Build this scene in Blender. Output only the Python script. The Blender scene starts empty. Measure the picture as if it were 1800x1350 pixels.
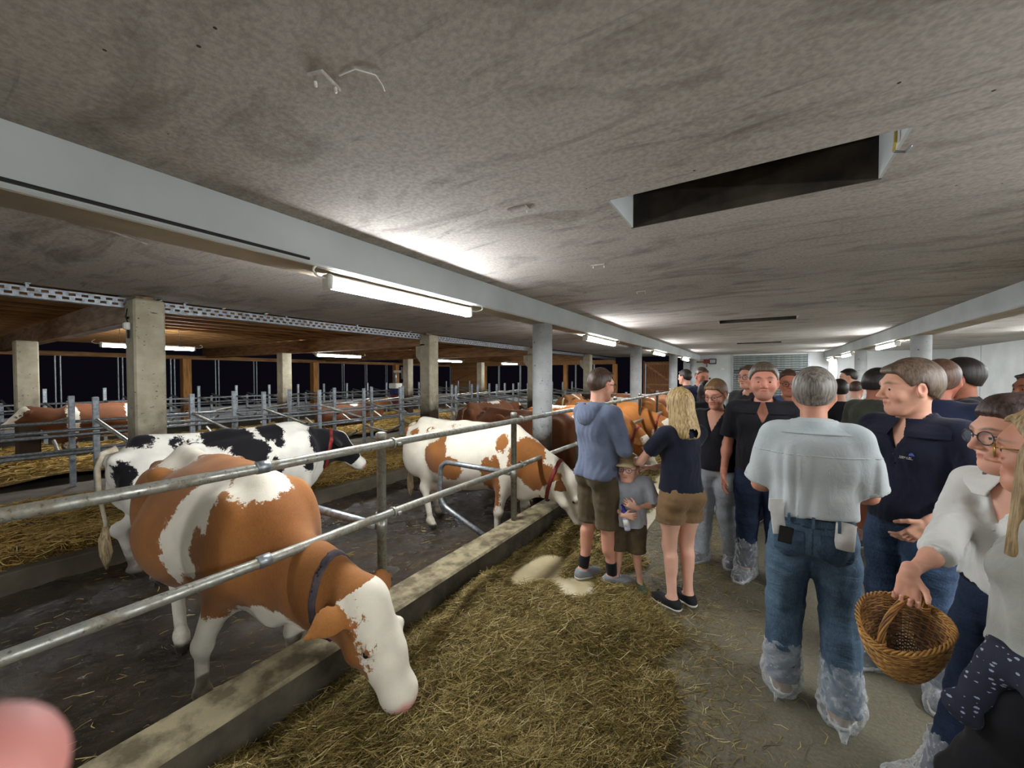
import bpy, bmesh, math, random
import numpy as np
from mathutils import Vector, Matrix
SC = bpy.context.scene
COL = SC.collection
PI = math.pi
# ---------------------------------------------------------------- camera, world, exposure
cam_d = bpy.data.cameras.new('camera'); cam = bpy.data.objects.new('camera', cam_d); COL.objects.link(cam)
cam_d.sensor_width = 36; cam_d.lens = 36 * 690 / 1800
cam_d.clip_start = .01; cam_d.clip_end = 200
cam.location = (0, 0, 1.75)
cam.rotation_euler = (math.radians(90 - 1.25), 0, math.radians(32.23))
cam_d.dof.use_dof = True; cam_d.dof.focus_distance = 3.2; cam_d.dof.aperture_fstop = 8.5
SC.camera = cam
W = bpy.data.worlds.new('night'); SC.world = W; W.use_nodes = True
W.node_tree.nodes['Background'].inputs[0].default_value = (.0030, .0026, .0045, 1)
W.node_tree.nodes['Background'].inputs[1].default_value = 1
SC.view_settings.view_transform = 'Standard'
try: SC.view_settings.look = 'None'
except Exception: pass
SC.view_settings.exposure = 0.0; SC.view_settings.gamma = 1
SC.view_settings.use_curve_mapping = False
LAMP = 200.0          # strength of the fluorescent tubes
try:
    SC.cycles.max_bounces = 8; SC.cycles.transparent_max_bounces = 24; SC.cycles.sample_clamp_indirect = 6
except Exception: pass
rnd = random.Random(7)
# ---------------------------------------------------------------- materials
def srgb(h):
    h = h.lstrip('#'); v = [int(h[i:i+2], 16) / 255 for i in (0, 2, 4)]
    return tuple((c/12.92 if c <= .04045 else ((c+.055)/1.055)**2.4) for c in v) + (1,)
class NT:
    def __init__(s, name):
        s.m = bpy.data.materials.new(name); s.m.use_nodes = True
        s.t = s.m.node_tree; s.b = s.t.nodes['Principled BSDF']; s.out = s.t.nodes['Material Output']
        s._c = None
    def n(s, typ, **kw):
        nd = s.t.nodes.new(typ)
        for k, v in kw.items():
            if k.startswith('i_'):
                key = k[2:]; key = int(key) if key.isdigit() else key
                nd.inputs[key].default_value = v
            else: setattr(nd, k, v)
        return nd
    def l(s, a, b): s.t.links.new(a, b)
    def coord(s, kind='Object', stretch=(1, 1, 1)):
        c = s.n('ShaderNodeTexCoord'); mp = s.n('ShaderNodeMapping'); mp.inputs['Scale'].default_value = stretch
        s.l(c.outputs[kind], mp.inputs[0]); return mp.outputs[0]
    def noise(s, vec, scale, det=4, rough=.55, dist=0):
        nd = s.n('ShaderNodeTexNoise'); nd.inputs['Scale'].default_value = scale; nd.inputs['Detail'].default_value = det
        nd.inputs['Roughness'].default_value = rough; nd.inputs['Distortion'].default_value = dist
        s.l(vec, nd.inputs['Vector']); return nd.outputs['Fac']
    def ramp(s, fac, a, b, ca=(0, 0, 0, 1), cb=(1, 1, 1, 1)):
        r = s.n('ShaderNodeValToRGB'); e = r.color_ramp.elements
        e[0].position = a; e[0].color = ca; e[1].position = b; e[1].color = cb
        s.l(fac, r.inputs[0]); return r.outputs[0]
    def mix(s, fac, a, b, mode='MIX'):
        m = s.n('ShaderNodeMix', data_type='RGBA', blend_type=mode)
        for i, v in ((0, fac), (6, a), (7, b)):
            if isinstance(v, (int, float)): m.inputs[i].default_value = v
            elif isinstance(v, tuple): m.inputs[i].default_value = v
            else: s.l(v, m.inputs[i])
        return m.outputs[2]
    def math(s, op, a, b=0.0, clamp=False):
        m = s.n('ShaderNodeMath', operation=op); m.use_clamp = clamp
        for i, v in ((0, a), (1, b)):
            if isinstance(v, (int, float)): m.inputs[i].default_value = v
            else: s.l(v, m.inputs[i])
        return m.outputs[0]
    def attr(s, name):
        a = s.n('ShaderNodeAttribute'); a.attribute_name = name; return a.outputs['Fac']
    def color(s, c):
        if isinstance(c, tuple): s.b.inputs['Base Color'].default_value = c
        else: s.l(c, s.b.inputs['Base Color'])
    def set(s, **kw):
        for k, v in kw.items():
            k = k.replace('_', ' ')
            if isinstance(v, (int, float, tuple)): s.b.inputs[k].default_value = v
            else: s.l(v, s.b.inputs[k])
    def bump(s, h, strength=.3, dist=.01, prev=None):
        b = s.n('ShaderNodeBump'); b.inputs['Strength'].default_value = strength; b.inputs['Distance'].default_value = dist
        s.l(h, b.inputs['Height'])
        if prev is not None: s.l(prev, b.inputs['Normal'])
        s.l(b.outputs[0], s.b.inputs['Normal']); return b.outputs[0]
MC = {}
def mat(name, c1, c2=None, rough=.6, metal=0., scale=12, bump=.15, bscale=60, bdist=.004, stretch=(1, 1, 1), lo=.35, hi=.65, spec=.4, det=4, sheen=0):
    if name in MC: return MC[name]
    k = NT(name); v = k.coord('Object', stretch)
    c1 = srgb(c1) if isinstance(c1, str) else c1
    if c2 is None: c2 = tuple(x*.75 for x in c1[:3]) + (1,)
    elif isinstance(c2, str): c2 = srgb(c2)
    k.color(k.ramp(k.noise(v, scale, det), lo, hi, c2, c1))
    k.set(Roughness=rough, Metallic=metal, **{'Specular IOR Level': spec})
    if sheen: k.set(**{'Sheen Weight': sheen})
    if bump: k.bump(k.noise(v, bscale, 3), bump, bdist)
    MC[name] = k.m; return k.m
def emit(name, c, s):
    if name in MC: return MC[name]
    k = NT(name); k.color(c); k.set(**{'Emission Color': c, 'Emission Strength': s}); MC[name] = k.m; return k.m
# ---------------------------------------------------------------- object helpers
def link(o, parent=None):
    COL.objects.link(o)
    if parent is not None: o.parent = parent
    return o
def tag(o, label=None, cat=None, group=None, kind=None):
    if label: o['label'] = label
    if cat: o['category'] = cat
    if group: o['group'] = group
    if kind: o['kind'] = kind
    return o
def empty(name, loc=(0, 0, 0), rz=0., label=None, cat=None, group=None):
    o = bpy.data.objects.new(name, None); o.empty_display_size = .1
    o.location = loc; o.rotation_euler = (0, 0, rz); link(o); return tag(o, label, cat, group)
def mesh_obj(name, V, F, m, parent=None, smooth=True, loc=None, attrs=None):
    """V (n,3) array, F: (k,4)/(k,3) array or list of tuples"""
    me = bpy.data.meshes.new(name)
    if isinstance(F, np.ndarray):
        V = np.asarray(V, np.float32); n = len(F); w = F.shape[1] if n else 4
        me.vertices.add(len(V)); me.vertices.foreach_set('co', V.ravel())
        me.loops.add(n*w); me.loops.foreach_set('vertex_index', F.astype(np.int32).ravel())
        me.polygons.add(n); me.polygons.foreach_set('loop_start', np.arange(0, n*w, w, dtype=np.int32))
        me.polygons.foreach_set('loop_total', np.full(n, w, np.int32))
        me.update(calc_edges=True)
    else:
        me.from_pydata([tuple(v) for v in V], [], [tuple(f) for f in F]); me.update()
    me.polygons.foreach_set('use_smooth', [smooth]*len(me.polygons))
    if attrs:
        for k, a in attrs.items():
            at = me.attributes.new(k, 'FLOAT', 'POINT'); at.data.foreach_set('value', np.asarray(a, np.float32))
    for mm in (m if isinstance(m, (list, tuple)) else [m]): me.materials.append(mm)
    o = bpy.data.objects.new(name, me); link(o, parent)
    if loc is not None: o.location = loc
    return o
class MB:
    """collects simple solids, builds ONE mesh object"""
    def __init__(s): s.V = []; s.F = []
    def add(s, V, F):
        b = len(s.V); s.V += [tuple(v) for v in V]; s.F += [tuple(i+b for i in f) for f in F]; return s
    def box(s, x0, x1, y0, y1, z0, z1, bev=0.):
        if bev <= 0:
            V = [(x, y, z) for x in (x0, x1) for y in (y0, y1) for z in (z0, z1)]
            return s.add(V, [(0, 1, 3, 2), (4, 6, 7, 5), (0, 4, 5, 1), (2, 3, 7, 6), (0, 2, 6, 4), (1, 5, 7, 3)])
        bm = bmesh.new(); bmesh.ops.create_cube(bm, size=1)
        for v in bm.verts: v.co = ((x0+x1)/2+v.co.x*(x1-x0), (y0+y1)/2+v.co.y*(y1-y0), (z0+z1)/2+v.co.z*(z1-z0))
        bmesh.ops.bevel(bm, geom=bm.edges[:], offset=bev, segments=1, affect='EDGES', profile=.5)
        bm.verts.index_update()
        V = [v.co[:] for v in bm.verts]; F = [[v.index for v in f.verts] for f in bm.faces]; bm.free(); return s.add(V, F)
    def obox(s, c, ax, ay, az, hx, hy, hz):
        c, ax, ay, az = map(Vector, (c, ax, ay, az))
        V = [c+ax*i*hx+ay*j*hy+az*k*hz for i in (-1, 1) for j in (-1, 1) for k in (-1, 1)]
        return s.add(V, [(0, 1, 3, 2), (4, 6, 7, 5), (0, 4, 5, 1), (2, 3, 7, 6), (0, 2, 6, 4), (1, 5, 7, 3)])
    def tube(s, pts, r, n=8, caps=True, closed=False, flat=1.0):
        pts = [Vector(p) for p in pts]; m = len(pts); rs = r if isinstance(r, (list, tuple)) else [r]*m
        base = len(s.V); prev = None
        for i, p in enumerate(pts):
            if closed: t = pts[(i+1) % m]-pts[i-1]
            else: t = pts[min(i+1, m-1)]-pts[max(i-1, 0)]
            t.normalize()
            if prev is None:
                u = t.cross(Vector((0, 0, 1)));
                if u.length < 1e-3: u = t.cross(Vector((1, 0, 0)))
            else: u = prev-t*prev.dot(t)
            u.normalize(); w = t.cross(u); prev = u
            for k in range(n):
                a = 2*PI*k/n; q = p+u*math.cos(a)*rs[i]+w*math.sin(a)*rs[i]*flat; s.V.append(q[:])
        for i in range(m if closed else m-1):
            j = (i+1) % m
            for k in range(n):
                l = (k+1) % n; s.F.append((base+i*n+k, base+i*n+l, base+j*n+l, base+j*n+k))
        if caps and not closed:
            s.F.append(tuple(base+k for k in range(n))[::-1]); s.F.append(tuple(base+(m-1)*n+k for k in range(n)))
        return s
    def pipe(s, pts, r, th=.004, n=10):
        """hollow open pipe: outer skin, inner skin a little way in at both ends"""
        s.tube(pts, r, n, caps=False)
        pts = [Vector(p) for p in pts]
        for e, q in ((pts[0], pts[1]), (pts[-1], pts[-2])):
            d = (q-e).normalized(); s.tube([e, e+d*.06], r-th, n, caps=False)
            s.V = s.V; b = len(s.V)
            u = d.cross(Vector((0, 0, 1)));
            if u.length < 1e-3: u = d.cross(Vector((1, 0, 0)))
            u.normalize(); w = d.cross(u)
            for rr in (r, r-th):
                for k in range(n): a = 2*PI*k/n; s.V.append((e+u*math.cos(a)*rr+w*math.sin(a)*rr)[:])
            for k in range(n): l = (k+1) % n; s.F.append((b+k, b+l, b+n+l, b+n+k))
        return s
    def lathe(s, prof, c=(0, 0, 0), n=16, axis=None):
        R = Matrix.Identity(3) if axis is None else Vector((0, 0, 1)).rotation_difference(Vector(axis)).to_matrix()
        c = Vector(c); b = len(s.V)
        for r, z in prof:
            for k in range(n):
                a = 2*PI*k/n; s.V.append((c+R @ Vector((r*math.cos(a), r*math.sin(a), z)))[:])
        for i in range(len(prof)-1):
            for k in range(n):
                l = (k+1) % n; s.F.append((b+i*n+k, b+i*n+l, b+(i+1)*n+l, b+(i+1)*n+k))
        s.F.append(tuple(b+k for k in range(n))[::-1]); s.F.append(tuple(b+(len(prof)-1)*n+k for k in range(n)))
        return s
    def ball(s, c, r, n=10, m=7):
        r = (r, r, r) if isinstance(r, (int, float)) else r; b = len(s.V)
        s.V.append((c[0], c[1], c[2]-r[2]))
        for i in range(1, m):
            t = PI*i/m
            for k in range(n):
                a = 2*PI*k/n; s.V.append((c[0]+r[0]*math.sin(t)*math.cos(a), c[1]+r[1]*math.sin(t)*math.sin(a), c[2]-r[2]*math.cos(t)))
        s.V.append((c[0], c[1], c[2]+r[2])); e = len(s.V)-1
        for k in range(n):
            l = (k+1) % n
            s.F.append((b, b+1+l, b+1+k)); s.F.append((e, b+1+(m-2)*n+k, b+1+(m-2)*n+l))
            for i in range(m-2): s.F.append((b+1+i*n+k, b+1+i*n+l, b+1+(i+1)*n+l, b+1+(i+1)*n+k))
        return s
    def build(s, name, m, parent=None, smooth=False, loc=None):
        o = mesh_obj(name, s.V, s.F, m, parent, smooth, loc)
        return o
def bend(pts, r, k=5):
    """round the corners of a polyline"""
    pts = [Vector(p) for p in pts]; out = [pts[0]]
    for i in range(1, len(pts)-1):
        a, b, c = pts[i-1], pts[i], pts[i+1]; p = b+(a-b).normalized()*r; q = b+(c-b).normalized()*r
        for j in range(k+1):
            t = j/k; out.append(p*(1-t)**2+b*2*t*(1-t)+q*t*t)
    return out+[pts[-1]]
def dup(o, parent=None, loc=None):
    c = o.copy(); COL.objects.link(c); c.parent = parent
    if loc is not None: c.location = loc
    return c
def dup_tree(root, loc, rz=None, label=None, group=None):
    r = dup(root, None, loc)
    if rz is not None: r.rotation_euler = (0, 0, rz)
    if label: r['label'] = label
    if group: r['group'] = group
    for ch in list(root.children):
        c = dup(ch, r)
        for g in list(ch.children): dup(g, c)
    return r
# ================================================================ THE BARN
CEIL, SOF = 2.73, 2.47
XL, XR, YB, YF = -6.65, 6.1, -5.0, 21.0
ZC = -.25                                              # floor of the cow alley
def m_ceiling():
    k = NT('stained_whitewash'); v = k.coord('Object')
    base = k.ramp(k.noise(v, .8, 5, .6), .3, .7, srgb('#99928a'), srgb('#c0bab3'))
    f = k.noise(k.coord('Object', (1, 1, 1)), 45, 2); base = k.mix(.5, base, k.ramp(f, .35, .65, srgb('#989189'), srgb('#c2bcb6')))
    # soot streaks running across, mostly towards the middle of the bay and the lamp side
    st = k.ramp(k.noise(k.coord('Object', (.9, 2.6, 1)), 1.3, 6, .65, .8), .50, .72)
    base = k.mix(k.math('MULTIPLY', st, .70), base, srgb('#5f574e'))
    st2 = k.ramp(k.noise(k.coord('Object', (.5, 3.4, 1)), 2.1, 5, .7, 1.2), .58, .76)
    base = k.mix(k.math('MULTIPLY', st2, .6), base, srgb('#4b453e'))
    vo = k.n('ShaderNodeTexVoronoi'); vo.inputs['Scale'].default_value = 7.5; k.l(v, vo.inputs['Vector'])
    msk = k.math('LESS_THAN', vo.outputs['Distance'], .045)
    gate = k.math('GREATER_THAN', k.noise(v, 1.7, 2), .47)
    base = k.mix(k.math('MULTIPLY', k.math('MULTIPLY', msk, gate), .9), base, srgb('#221d18'))
    k.color(base); k.set(Roughness=.9, **{'Specular IOR Level': .15})
    n1 = k.bump(k.noise(v, 6, 4), .35, .02); k.bump(k.noise(v, 150, 2), .4, .003, n1)
    return k.m
M_CEIL = m_ceiling()
M_WHITE = mat('white_lime_wash', '#d4d6d4', '#babcba', .85, scale=1.5, bump=.3, bscale=90, bdist=.003, spec=.2, lo=.2, hi=.8)
M_BEAM = mat('whitewashed_beam', '#c6cac9', '#a9acab', .85, scale=1.1, bump=.3, bscale=80, bdist=.003, spec=.2, lo=.25, hi=.75)
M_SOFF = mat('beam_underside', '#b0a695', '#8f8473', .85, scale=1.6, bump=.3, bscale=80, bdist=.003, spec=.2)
M_DARKPL = mat('dark_boards', '#4a3a28', '#2f2418', .8, scale=3, stretch=(1, .3, 1), bump=.3)
M_TIMBER = mat('old_spruce', '#a97d4c', '#7c5733', .75, scale=3, stretch=(6, .8, 6), bump=.3, bscale=30)
M_TIMBERX = mat('old_spruce_cross', '#9c7248', '#6c4c30', .75, scale=3, stretch=(.8, 6, 6), bump=.3, bscale=30)
M_TIMBERZ = mat('orange_spruce_post', '#c08a4e', '#96652f', .75, scale=3, stretch=(8, 8, .8), bump=.3, bscale=30)
M_NEWWOOD = mat('red_larch_boards', '#8a5a34', '#5f3a20', .7, scale=3, stretch=(8, 8, .8), bump=.25)
M_GALV = mat('galvanised_steel', '#a9adb0', '#7f8488', .42, .75, scale=30, bump=.12, bscale=120, bdist=.001)
M_GALVB = mat('spangled_galvanised_post', '#b4babf', '#878d93', .5, .55, scale=18, bump=.15, bscale=70, bdist=.001)
def m_pipe():
    k = NT('dirty_steel_pipe'); v = k.coord('Object')
    d = k.ramp(k.noise(v, 9, 6, .7), .42, .62)
    c = k.mix(d, srgb('#a3a49c'), srgb('#7a7262')); d2 = k.ramp(k.noise(v, 55, 3), .6, .68)
    c = k.mix(k.math('MULTIPLY', d2, .7), c, srgb('#4c4234'))
    k.color(c); k.set(Metallic=k.math('SUBTRACT', .75, k.math('MULTIPLY', d, .5)), Roughness=k.math('ADD', .34, k.math('MULTIPLY', d, .3)))
    k.bump(k.noise(v, 70, 4), .25, .002); return k.m
M_PIPE = m_pipe()
def m_pillar(name, c1, c2, dirt_lo, dirt_hi):
    k = NT(name); v = k.coord('Object'); sep = k.n('ShaderNodeSeparateXYZ'); k.l(v, sep.inputs[0])
    c = k.ramp(k.noise(v, 3, 5), .35, .65, srgb(c2), srgb(c1))
    h = k.math('ADD', sep.outputs['Z'], k.math('MULTIPLY', k.math('SUBTRACT', k.noise(v, 5, 4), .5), .7))
    r = k.n('ShaderNodeMapRange'); r.inputs['From Min'].default_value = dirt_hi; r.inputs['From Max'].default_value = dirt_lo; k.l(h, r.inputs['Value'])
    c = k.mix(r.outputs[0], c, srgb('#3c3024'))
    sp = k.ramp(k.noise(k.coord('Object', (1, 1, 1.6)), 22, 2), .68, .71); c = k.mix(k.math('MULTIPLY', sp, .85), c, srgb('#2e251b'))
    k.color(c); k.set(Roughness=.85, **{'Specular IOR Level': .2}); k.bump(k.noise(v, 40, 4), .35, .005); return k.m
M_PILW = m_pillar('white_pillar_splashed', '#c3c6c6', '#aaacab', .80, 1.25)
M_PILC = m_pillar('bare_concrete_pillar', '#bab29c', '#9c937d', .85, 1.40)
def m_floor():
    k = NT('worn_concrete_floor'); v = k.coord('Object')
    c = k.ramp(k.noise(v, 1.1, 5, .65), .3, .7, srgb('#575245'), srgb('#6f6959'))
    c = k.mix(.35, c, k.ramp(k.noise(v, 60, 3), .3, .7, srgb('#474132'), srgb('#827a66')))
    w = k.ramp(k.noise(v, .55, 4, .6, .6), .52, .66); c = k.mix(k.math('MULTIPLY', w, .5), c, srgb('#3e3a30'))
    gr = k.ramp(k.noise(k.coord('Object', (4, 4, 4)), 28, 2), .66, .72); c = k.mix(k.math('MULTIPLY', gr, .6), c, srgb('#a99c6c'))
    k.color(c); k.set(Roughness=k.math('SUBTRACT', .62, k.math('MULTIPLY', w, .22)), **{'Specular IOR Level': .35})
    n1 = k.bump(k.noise(v, 9, 5), .25, .01); k.bump(k.noise(v, 130, 2), .3, .002, n1); return k.m
def m_slurry():
    k = NT('wet_manure_floor'); v = k.coord('Object')
    c = k.ramp(k.noise(v, 2.2, 6, .65), .3, .72, srgb('#1c1512'), srgb('#54442f'))
    st = k.ramp(k.noise(k.coord('Object', (3, 3, 1)), 14, 3, .6), .62, .7); c = k.mix(k.math('MULTIPLY', st, .55), c, srgb('#77653a'))
    k.color(c); wet = k.ramp(k.noise(v, 1.3, 4), .40, .6)
    k.set(Roughness=k.math('SUBTRACT', .62, k.math('MULTIPLY', wet, .50)), **{'Specular IOR Level': .6})
    n1 = k.bump(k.noise(v, 14, 6, .7), .8, .03); k.bump(k.noise(v, 60, 5, .8), 1.0, .02, n1); return k.m
M_FLOOR, M_SLUR = m_floor(), m_slurry()
M_FEED = mat('cream_feed_table', '#b9ab88', '#998b6b', .45, scale=2.5, bump=.15, bscale=60)
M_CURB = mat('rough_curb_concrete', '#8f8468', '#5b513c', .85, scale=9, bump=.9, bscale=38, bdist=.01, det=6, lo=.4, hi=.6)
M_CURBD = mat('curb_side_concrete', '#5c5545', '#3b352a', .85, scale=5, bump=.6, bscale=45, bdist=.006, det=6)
M_CABLE = mat('black_cable', '#26221e', None, .5, bump=0)
M_PLAST = mat('white_plastic', '#d9d7cf', '#c8c5bb', .4, bump=0)
M_DARKM = mat('dark_iron', '#3a3836', '#2a2826', .5, .5, bump=0)

def structure(name, mb, m, parent=None):
    o = mb.build(name, m, parent); 
    if parent is None: o['kind'] = 'structure'
    return o
# --- ceiling slab with three hay hatches
HATCH = [(-.73, .50, 2.17, 2.65), (-.66, .54, 7.95, 8.40), (-.62, .55, 13.7, 14.15)]
mb = MB(); ys = YB
for (a, b, c, d) in HATCH:
    mb.box(XL, XR, ys, c, CEIL, CEIL+.2); mb.box(XL, a, c, d, CEIL, CEIL+.2); mb.box(b, XR, c, d, CEIL, CEIL+.2); ys = d
mb.box(XL, XR, ys, YF, CEIL, CEIL+.2)
ceiling = structure('ceiling', mb, M_CEIL)
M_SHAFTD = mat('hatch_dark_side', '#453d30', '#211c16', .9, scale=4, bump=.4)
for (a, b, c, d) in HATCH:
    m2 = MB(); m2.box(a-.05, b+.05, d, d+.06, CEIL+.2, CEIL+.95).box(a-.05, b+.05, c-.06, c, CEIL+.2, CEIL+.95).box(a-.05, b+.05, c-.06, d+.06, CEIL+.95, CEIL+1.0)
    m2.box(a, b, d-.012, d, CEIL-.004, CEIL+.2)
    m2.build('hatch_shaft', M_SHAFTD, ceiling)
    m3 = MB(); m3.box(a, a+.012, c, d-.012, CEIL-.003, CEIL+.62).box(b-.012, b, c, d-.012, CEIL-.003, CEIL+.62); m3.build('hatch_cheek', M_BEAM, ceiling)
# --- the two downstand beams and their round pillars
for nm, x0, x1 in (('beam_left', -2.75, -2.455), ('beam_right', 2.30, 2.60)):
    b = structure(nm, MB().box(x0, x1, YB, YF, SOF, CEIL+.01, .012), M_BEAM)
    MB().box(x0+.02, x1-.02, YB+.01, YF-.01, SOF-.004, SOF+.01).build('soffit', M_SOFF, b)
for x in (-2.60, 2.45):
    for k in range(-1, 4):
        y = 4.93+4.97*k
        if x > 0 and k < 1: continue
        z0 = ZC if x < 0 else 0
        p = structure('pillar', MB().lathe([(.138, z0), (.138, SOF-.002)], (0, 0, 0), 28), M_PILW); p.location = (x, y, 0)
        for f in p.data.polygons: f.use_smooth = len(f.vertices) == 4
        if x < 0: MB().box(x+.13, x+.142, y-.004, y+.004, .2, SOF-.01).build('cable', M_CABLE) if False else None
# --- floors
structure('floor', MB().box(-1.99, XR, YB, YF, -.3, 0), M_FLOOR)
structure('trim_feed_table', MB().box(-1.96, -1.05, YB, YF, 0, .012, .004), M_FEED)
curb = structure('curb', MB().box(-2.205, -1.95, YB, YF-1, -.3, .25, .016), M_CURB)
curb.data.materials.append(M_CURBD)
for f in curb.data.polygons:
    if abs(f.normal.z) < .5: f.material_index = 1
# alley floor: uneven mesh
def sheet(name, x0, x1, y0, y1, step, zf, m, parent=None, kind='structure', attrs=None):
    nx, ny = int((x1-x0)/step)+1, int((y1-y0)/step)+1
    X, Y = np.meshgrid(np.linspace(x0, x1, nx), np.linspace(y0, y1, ny), indexing='ij')
    Z = zf(X, Y); V = np.stack([X.ravel(), Y.ravel(), Z.ravel()], 1)
    i = np.arange(nx*ny).reshape(nx, ny); F = np.stack([i[:-1, :-1].ravel(), i[1:, :-1].ravel(), i[1:, 1:].ravel(), i[:-1, 1:].ravel()], 1)
    o = mesh_obj(name, V, F, m, parent)
    if kind: o['kind'] = kind
    return o
class Nz:
    """cheap smooth noise: sum of warped sines"""
    def __init__(s, seed, n=7, dim=2):
        r = np.random.RandomState(seed); s.k = r.normal(size=(n, dim)); s.k /= np.linalg.norm(s.k, axis=1)[:, None]
        s.k *= r.uniform(.6, 1.9, (n, 1)); s.p = r.uniform(0, 6.28, n); s.q = r.uniform(0, 6.28, n); s.n = n
    def __call__(s, P, f=1.):
        o = 0.; P = P*f; w = np.sin(P @ s.k[0]*.7+s.q[0])
        for i in range(s.n): o = o+np.sin(P @ s.k[i]+s.p[i]+1.3*w)
        return o/s.n**.5*.7
N1, N2, N3 = Nz(1), Nz(2), Nz(3)
def xy(X, Y): return np.stack([X.ravel(), Y.ravel()], 1)
def z_alley(X, Y):
    P = xy(X, Y); return (ZC+.012*N1(P, 6)+.008*N2(P, 19)+.009*np.maximum(N3(P, 38), 0)+.007*np.maximum(N2(P, 83)*N1(P, 71), 0)).reshape(X.shape)
sheet('floor_alley', -5.85, -2.195, -2.5, YF-1, .026, z_alley, M_SLUR)
structure('floor_stalls', MB().box(-19, -5.75, YB, YF, -.32, -.05, .01), mat('stall_concrete', '#6b6252', '#4b4335', .8, scale=2, bump=.4))
structure('floor_base', MB().box(-19, -2.0, YB, YF, -.5, -.29), M_FLOOR)
# --- walls
w = structure('wall_back', MB().box(-3.2, -1.06, YF, YF+.2, 0, CEIL).box(1.77, XR+.2, YF, YF+.2, 0, CEIL).box(-1.06, 1.77, YF, YF+.2, 2.66, CEIL), M_WHITE)
MB().box(-3.1, -1.12, YF-.004, YF+.01, .0, .95).box(1.9, XR-.02, YF-.004, YF+.01, 0, .95).build('splash_band', mat('grey_dado', '#8d9492', '#777d7a', .6, bump=.1), w)
structure('wall_right', MB().box(XR, XR+.2, YB, YF, 0, CEIL), M_WHITE)
structure('wall_behind', MB().box(-6.65, XR, YB-.2, YB, -.3, CEIL), M_WHITE)
par = structure('wall_left', MB().box(-18.6, -18.35, YB, YF, -.3, .47), M_WHITE)
MB().box(-18.64, -18.30, YB, YF, .47, .50).build('coping', M_BEAM, par)
structure('wall_left_gable', MB().box(-18.6, -3.2, YF, YF+.2, -.3, .47), M_WHITE)
# panel joints on the right wall
for i, y in enumerate((6.5, 9.0, 11.5, 14.0, 16.5, 19.0)):
    structure('trim_%d' % (i+1), MB().box(XR-.012, XR+.01, y-.02, y+.02, .0, CEIL-.01), M_BEAM)
# --- roller door: curtain of slats
dr = empty('door_1', (0, 0, 0)); dr['kind'] = 'structure'
M_SLAT = mat('grey_roller_slat', '#8f9694', '#747b79', .45, .35, bump=.05)
s0 = MB(); prof = [(0, 0), (-.028, .03), (-.030, .065), (0, .092)]
for xx in (-1.03, 1.74): s0.V += [(xx, py, pz) for py, pz in prof]
s0.F = [(i, i+1, 5+i, 4+i) for i in range(3)]+[(0, 4, 7, 3)]+[(0, 3, 2, 1), (4, 5, 6, 7)]
first = s0.build('slat', M_SLAT, dr); first.location = (0, YF-.02, .35)
z = .35+.1
while z < 2.62:
    if not (1.78 < z < 2.02): dup(first, dr, (0, YF-.02, z))
    else: pass
    z += .1
for z in (1.80, 1.90, 2.0):
    o = MB().box(-1.03, 1.74, YF-.05, YF-.03, z, z+.03).build('vent_slat', M_SLAT, dr)
MB().box(-1.03, 1.74, YF+.05, YF+.1, 0, 2.66).build('door_backing', M_CABLE, dr)
for xx in (-1.09, 1.74): MB().box(xx, xx+.06, YF-.07, YF+.01, 0, 2.70).build('guide_rail', M_GALV, dr)
MB().box(-1.03, 1.74, YF-.06, YF-.0, .0, .34).build('bottom_bar', M_GALV, dr)
# --- timber bay beyond the slab edge: big beams, joists, boards, posts
tc = empty('timber_ceiling', (0, 0, 0)); tc['kind'] = 'structure'
M_BOARDS = mat('brown_ceiling_boards', '#6a4a31', '#44301f', .8, scale=4, stretch=(5, .7, 1), bump=.3, bscale=40)
for i in range(28):
    x0 = -6.7-(i+1)*.43; MB().box(x0, x0+.42, YB, YF, 2.97, 3.0).build('board', M_BOARDS, tc)
j0 = MB().box(-.04, .04, YB, YF, 2.80, 2.97).build('joist', M_TIMBER, tc); j0.location.x = -7.05
for i in range(1, 19): dup(j0, tc, (-7.05-.62*i, 0, 0))
M_GLU = mat('grey_glulam_beam', '#94785c', '#6a5038', .75, scale=3, stretch=(.8, 5, 5), bump=.3, bscale=30)
for k in range(-1, 4):
    y = 1.72+4.98*k
    g = MB().box(-18.6, -6.50, y-.09, y+.09, 2.43, 2.80, .01).build('cross_beam', M_GLU if k < 1 else M_TIMBERX, tc)
MB().box(-18.55, -18.25, YB, YF, 2.36, 2.50).build('wall_plate', M_TIMBER, tc)
MB().box(-18.6, -6.6, YF-.16, YF+.02, 2.36, 2.60).build('gable_plate', M_TIMBER, tc)
for k in range(-1, 4):                                   # square concrete pillars carrying the slab edge
    y = 1.72+4.98*k
    p = structure('pillar_concrete', MB().box(-.16, .16, -.15, .15, ZC, 2.68, .02).box(-.16, .0, -.15, -.02, 2.44, 2.47).add(
        [(-.16, -.09, 2.43), (-.16, .09, 2.43), (-.34, -.09, 2.43), (-.34, .09, 2.43), (-.34, -.09, 2.20), (-.34, .09, 2.20), (-.16, -.09, 2.0), (-.16, .09, 2.0)],
        [(0, 2, 3, 1), (2, 4, 5, 3), (4, 6, 7, 5), (0, 6, 4, 2), (1, 3, 5, 7), (0, 1, 7, 6)]), M_PILC); p.location = (-6.5, y, 0)
for k in range(0, 4):
    y = 1.45+5.0*k
    p = structure('pillar_concrete', MB().box(-.15, .15, -.15, .15, ZC, 2.43, .02), M_PILC); p.location = (-12.3, y, 0)
for y in (.9, 5.9, 10.9, 15.9):
    p = structure('timber_post', MB().box(-.15, .15, -.13, .13, -.2, 2.37, .01), M_TIMBERZ); p.location = (-18.1, y, 0)
for x in (-6.6, -9.5, -15.3):
    p = structure('timber_post', MB().box(-.11, .11, -.11, .11, -.2, 2.37, .01), M_TIMBERZ); p.location = (x, YF-.1, 0)
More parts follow.
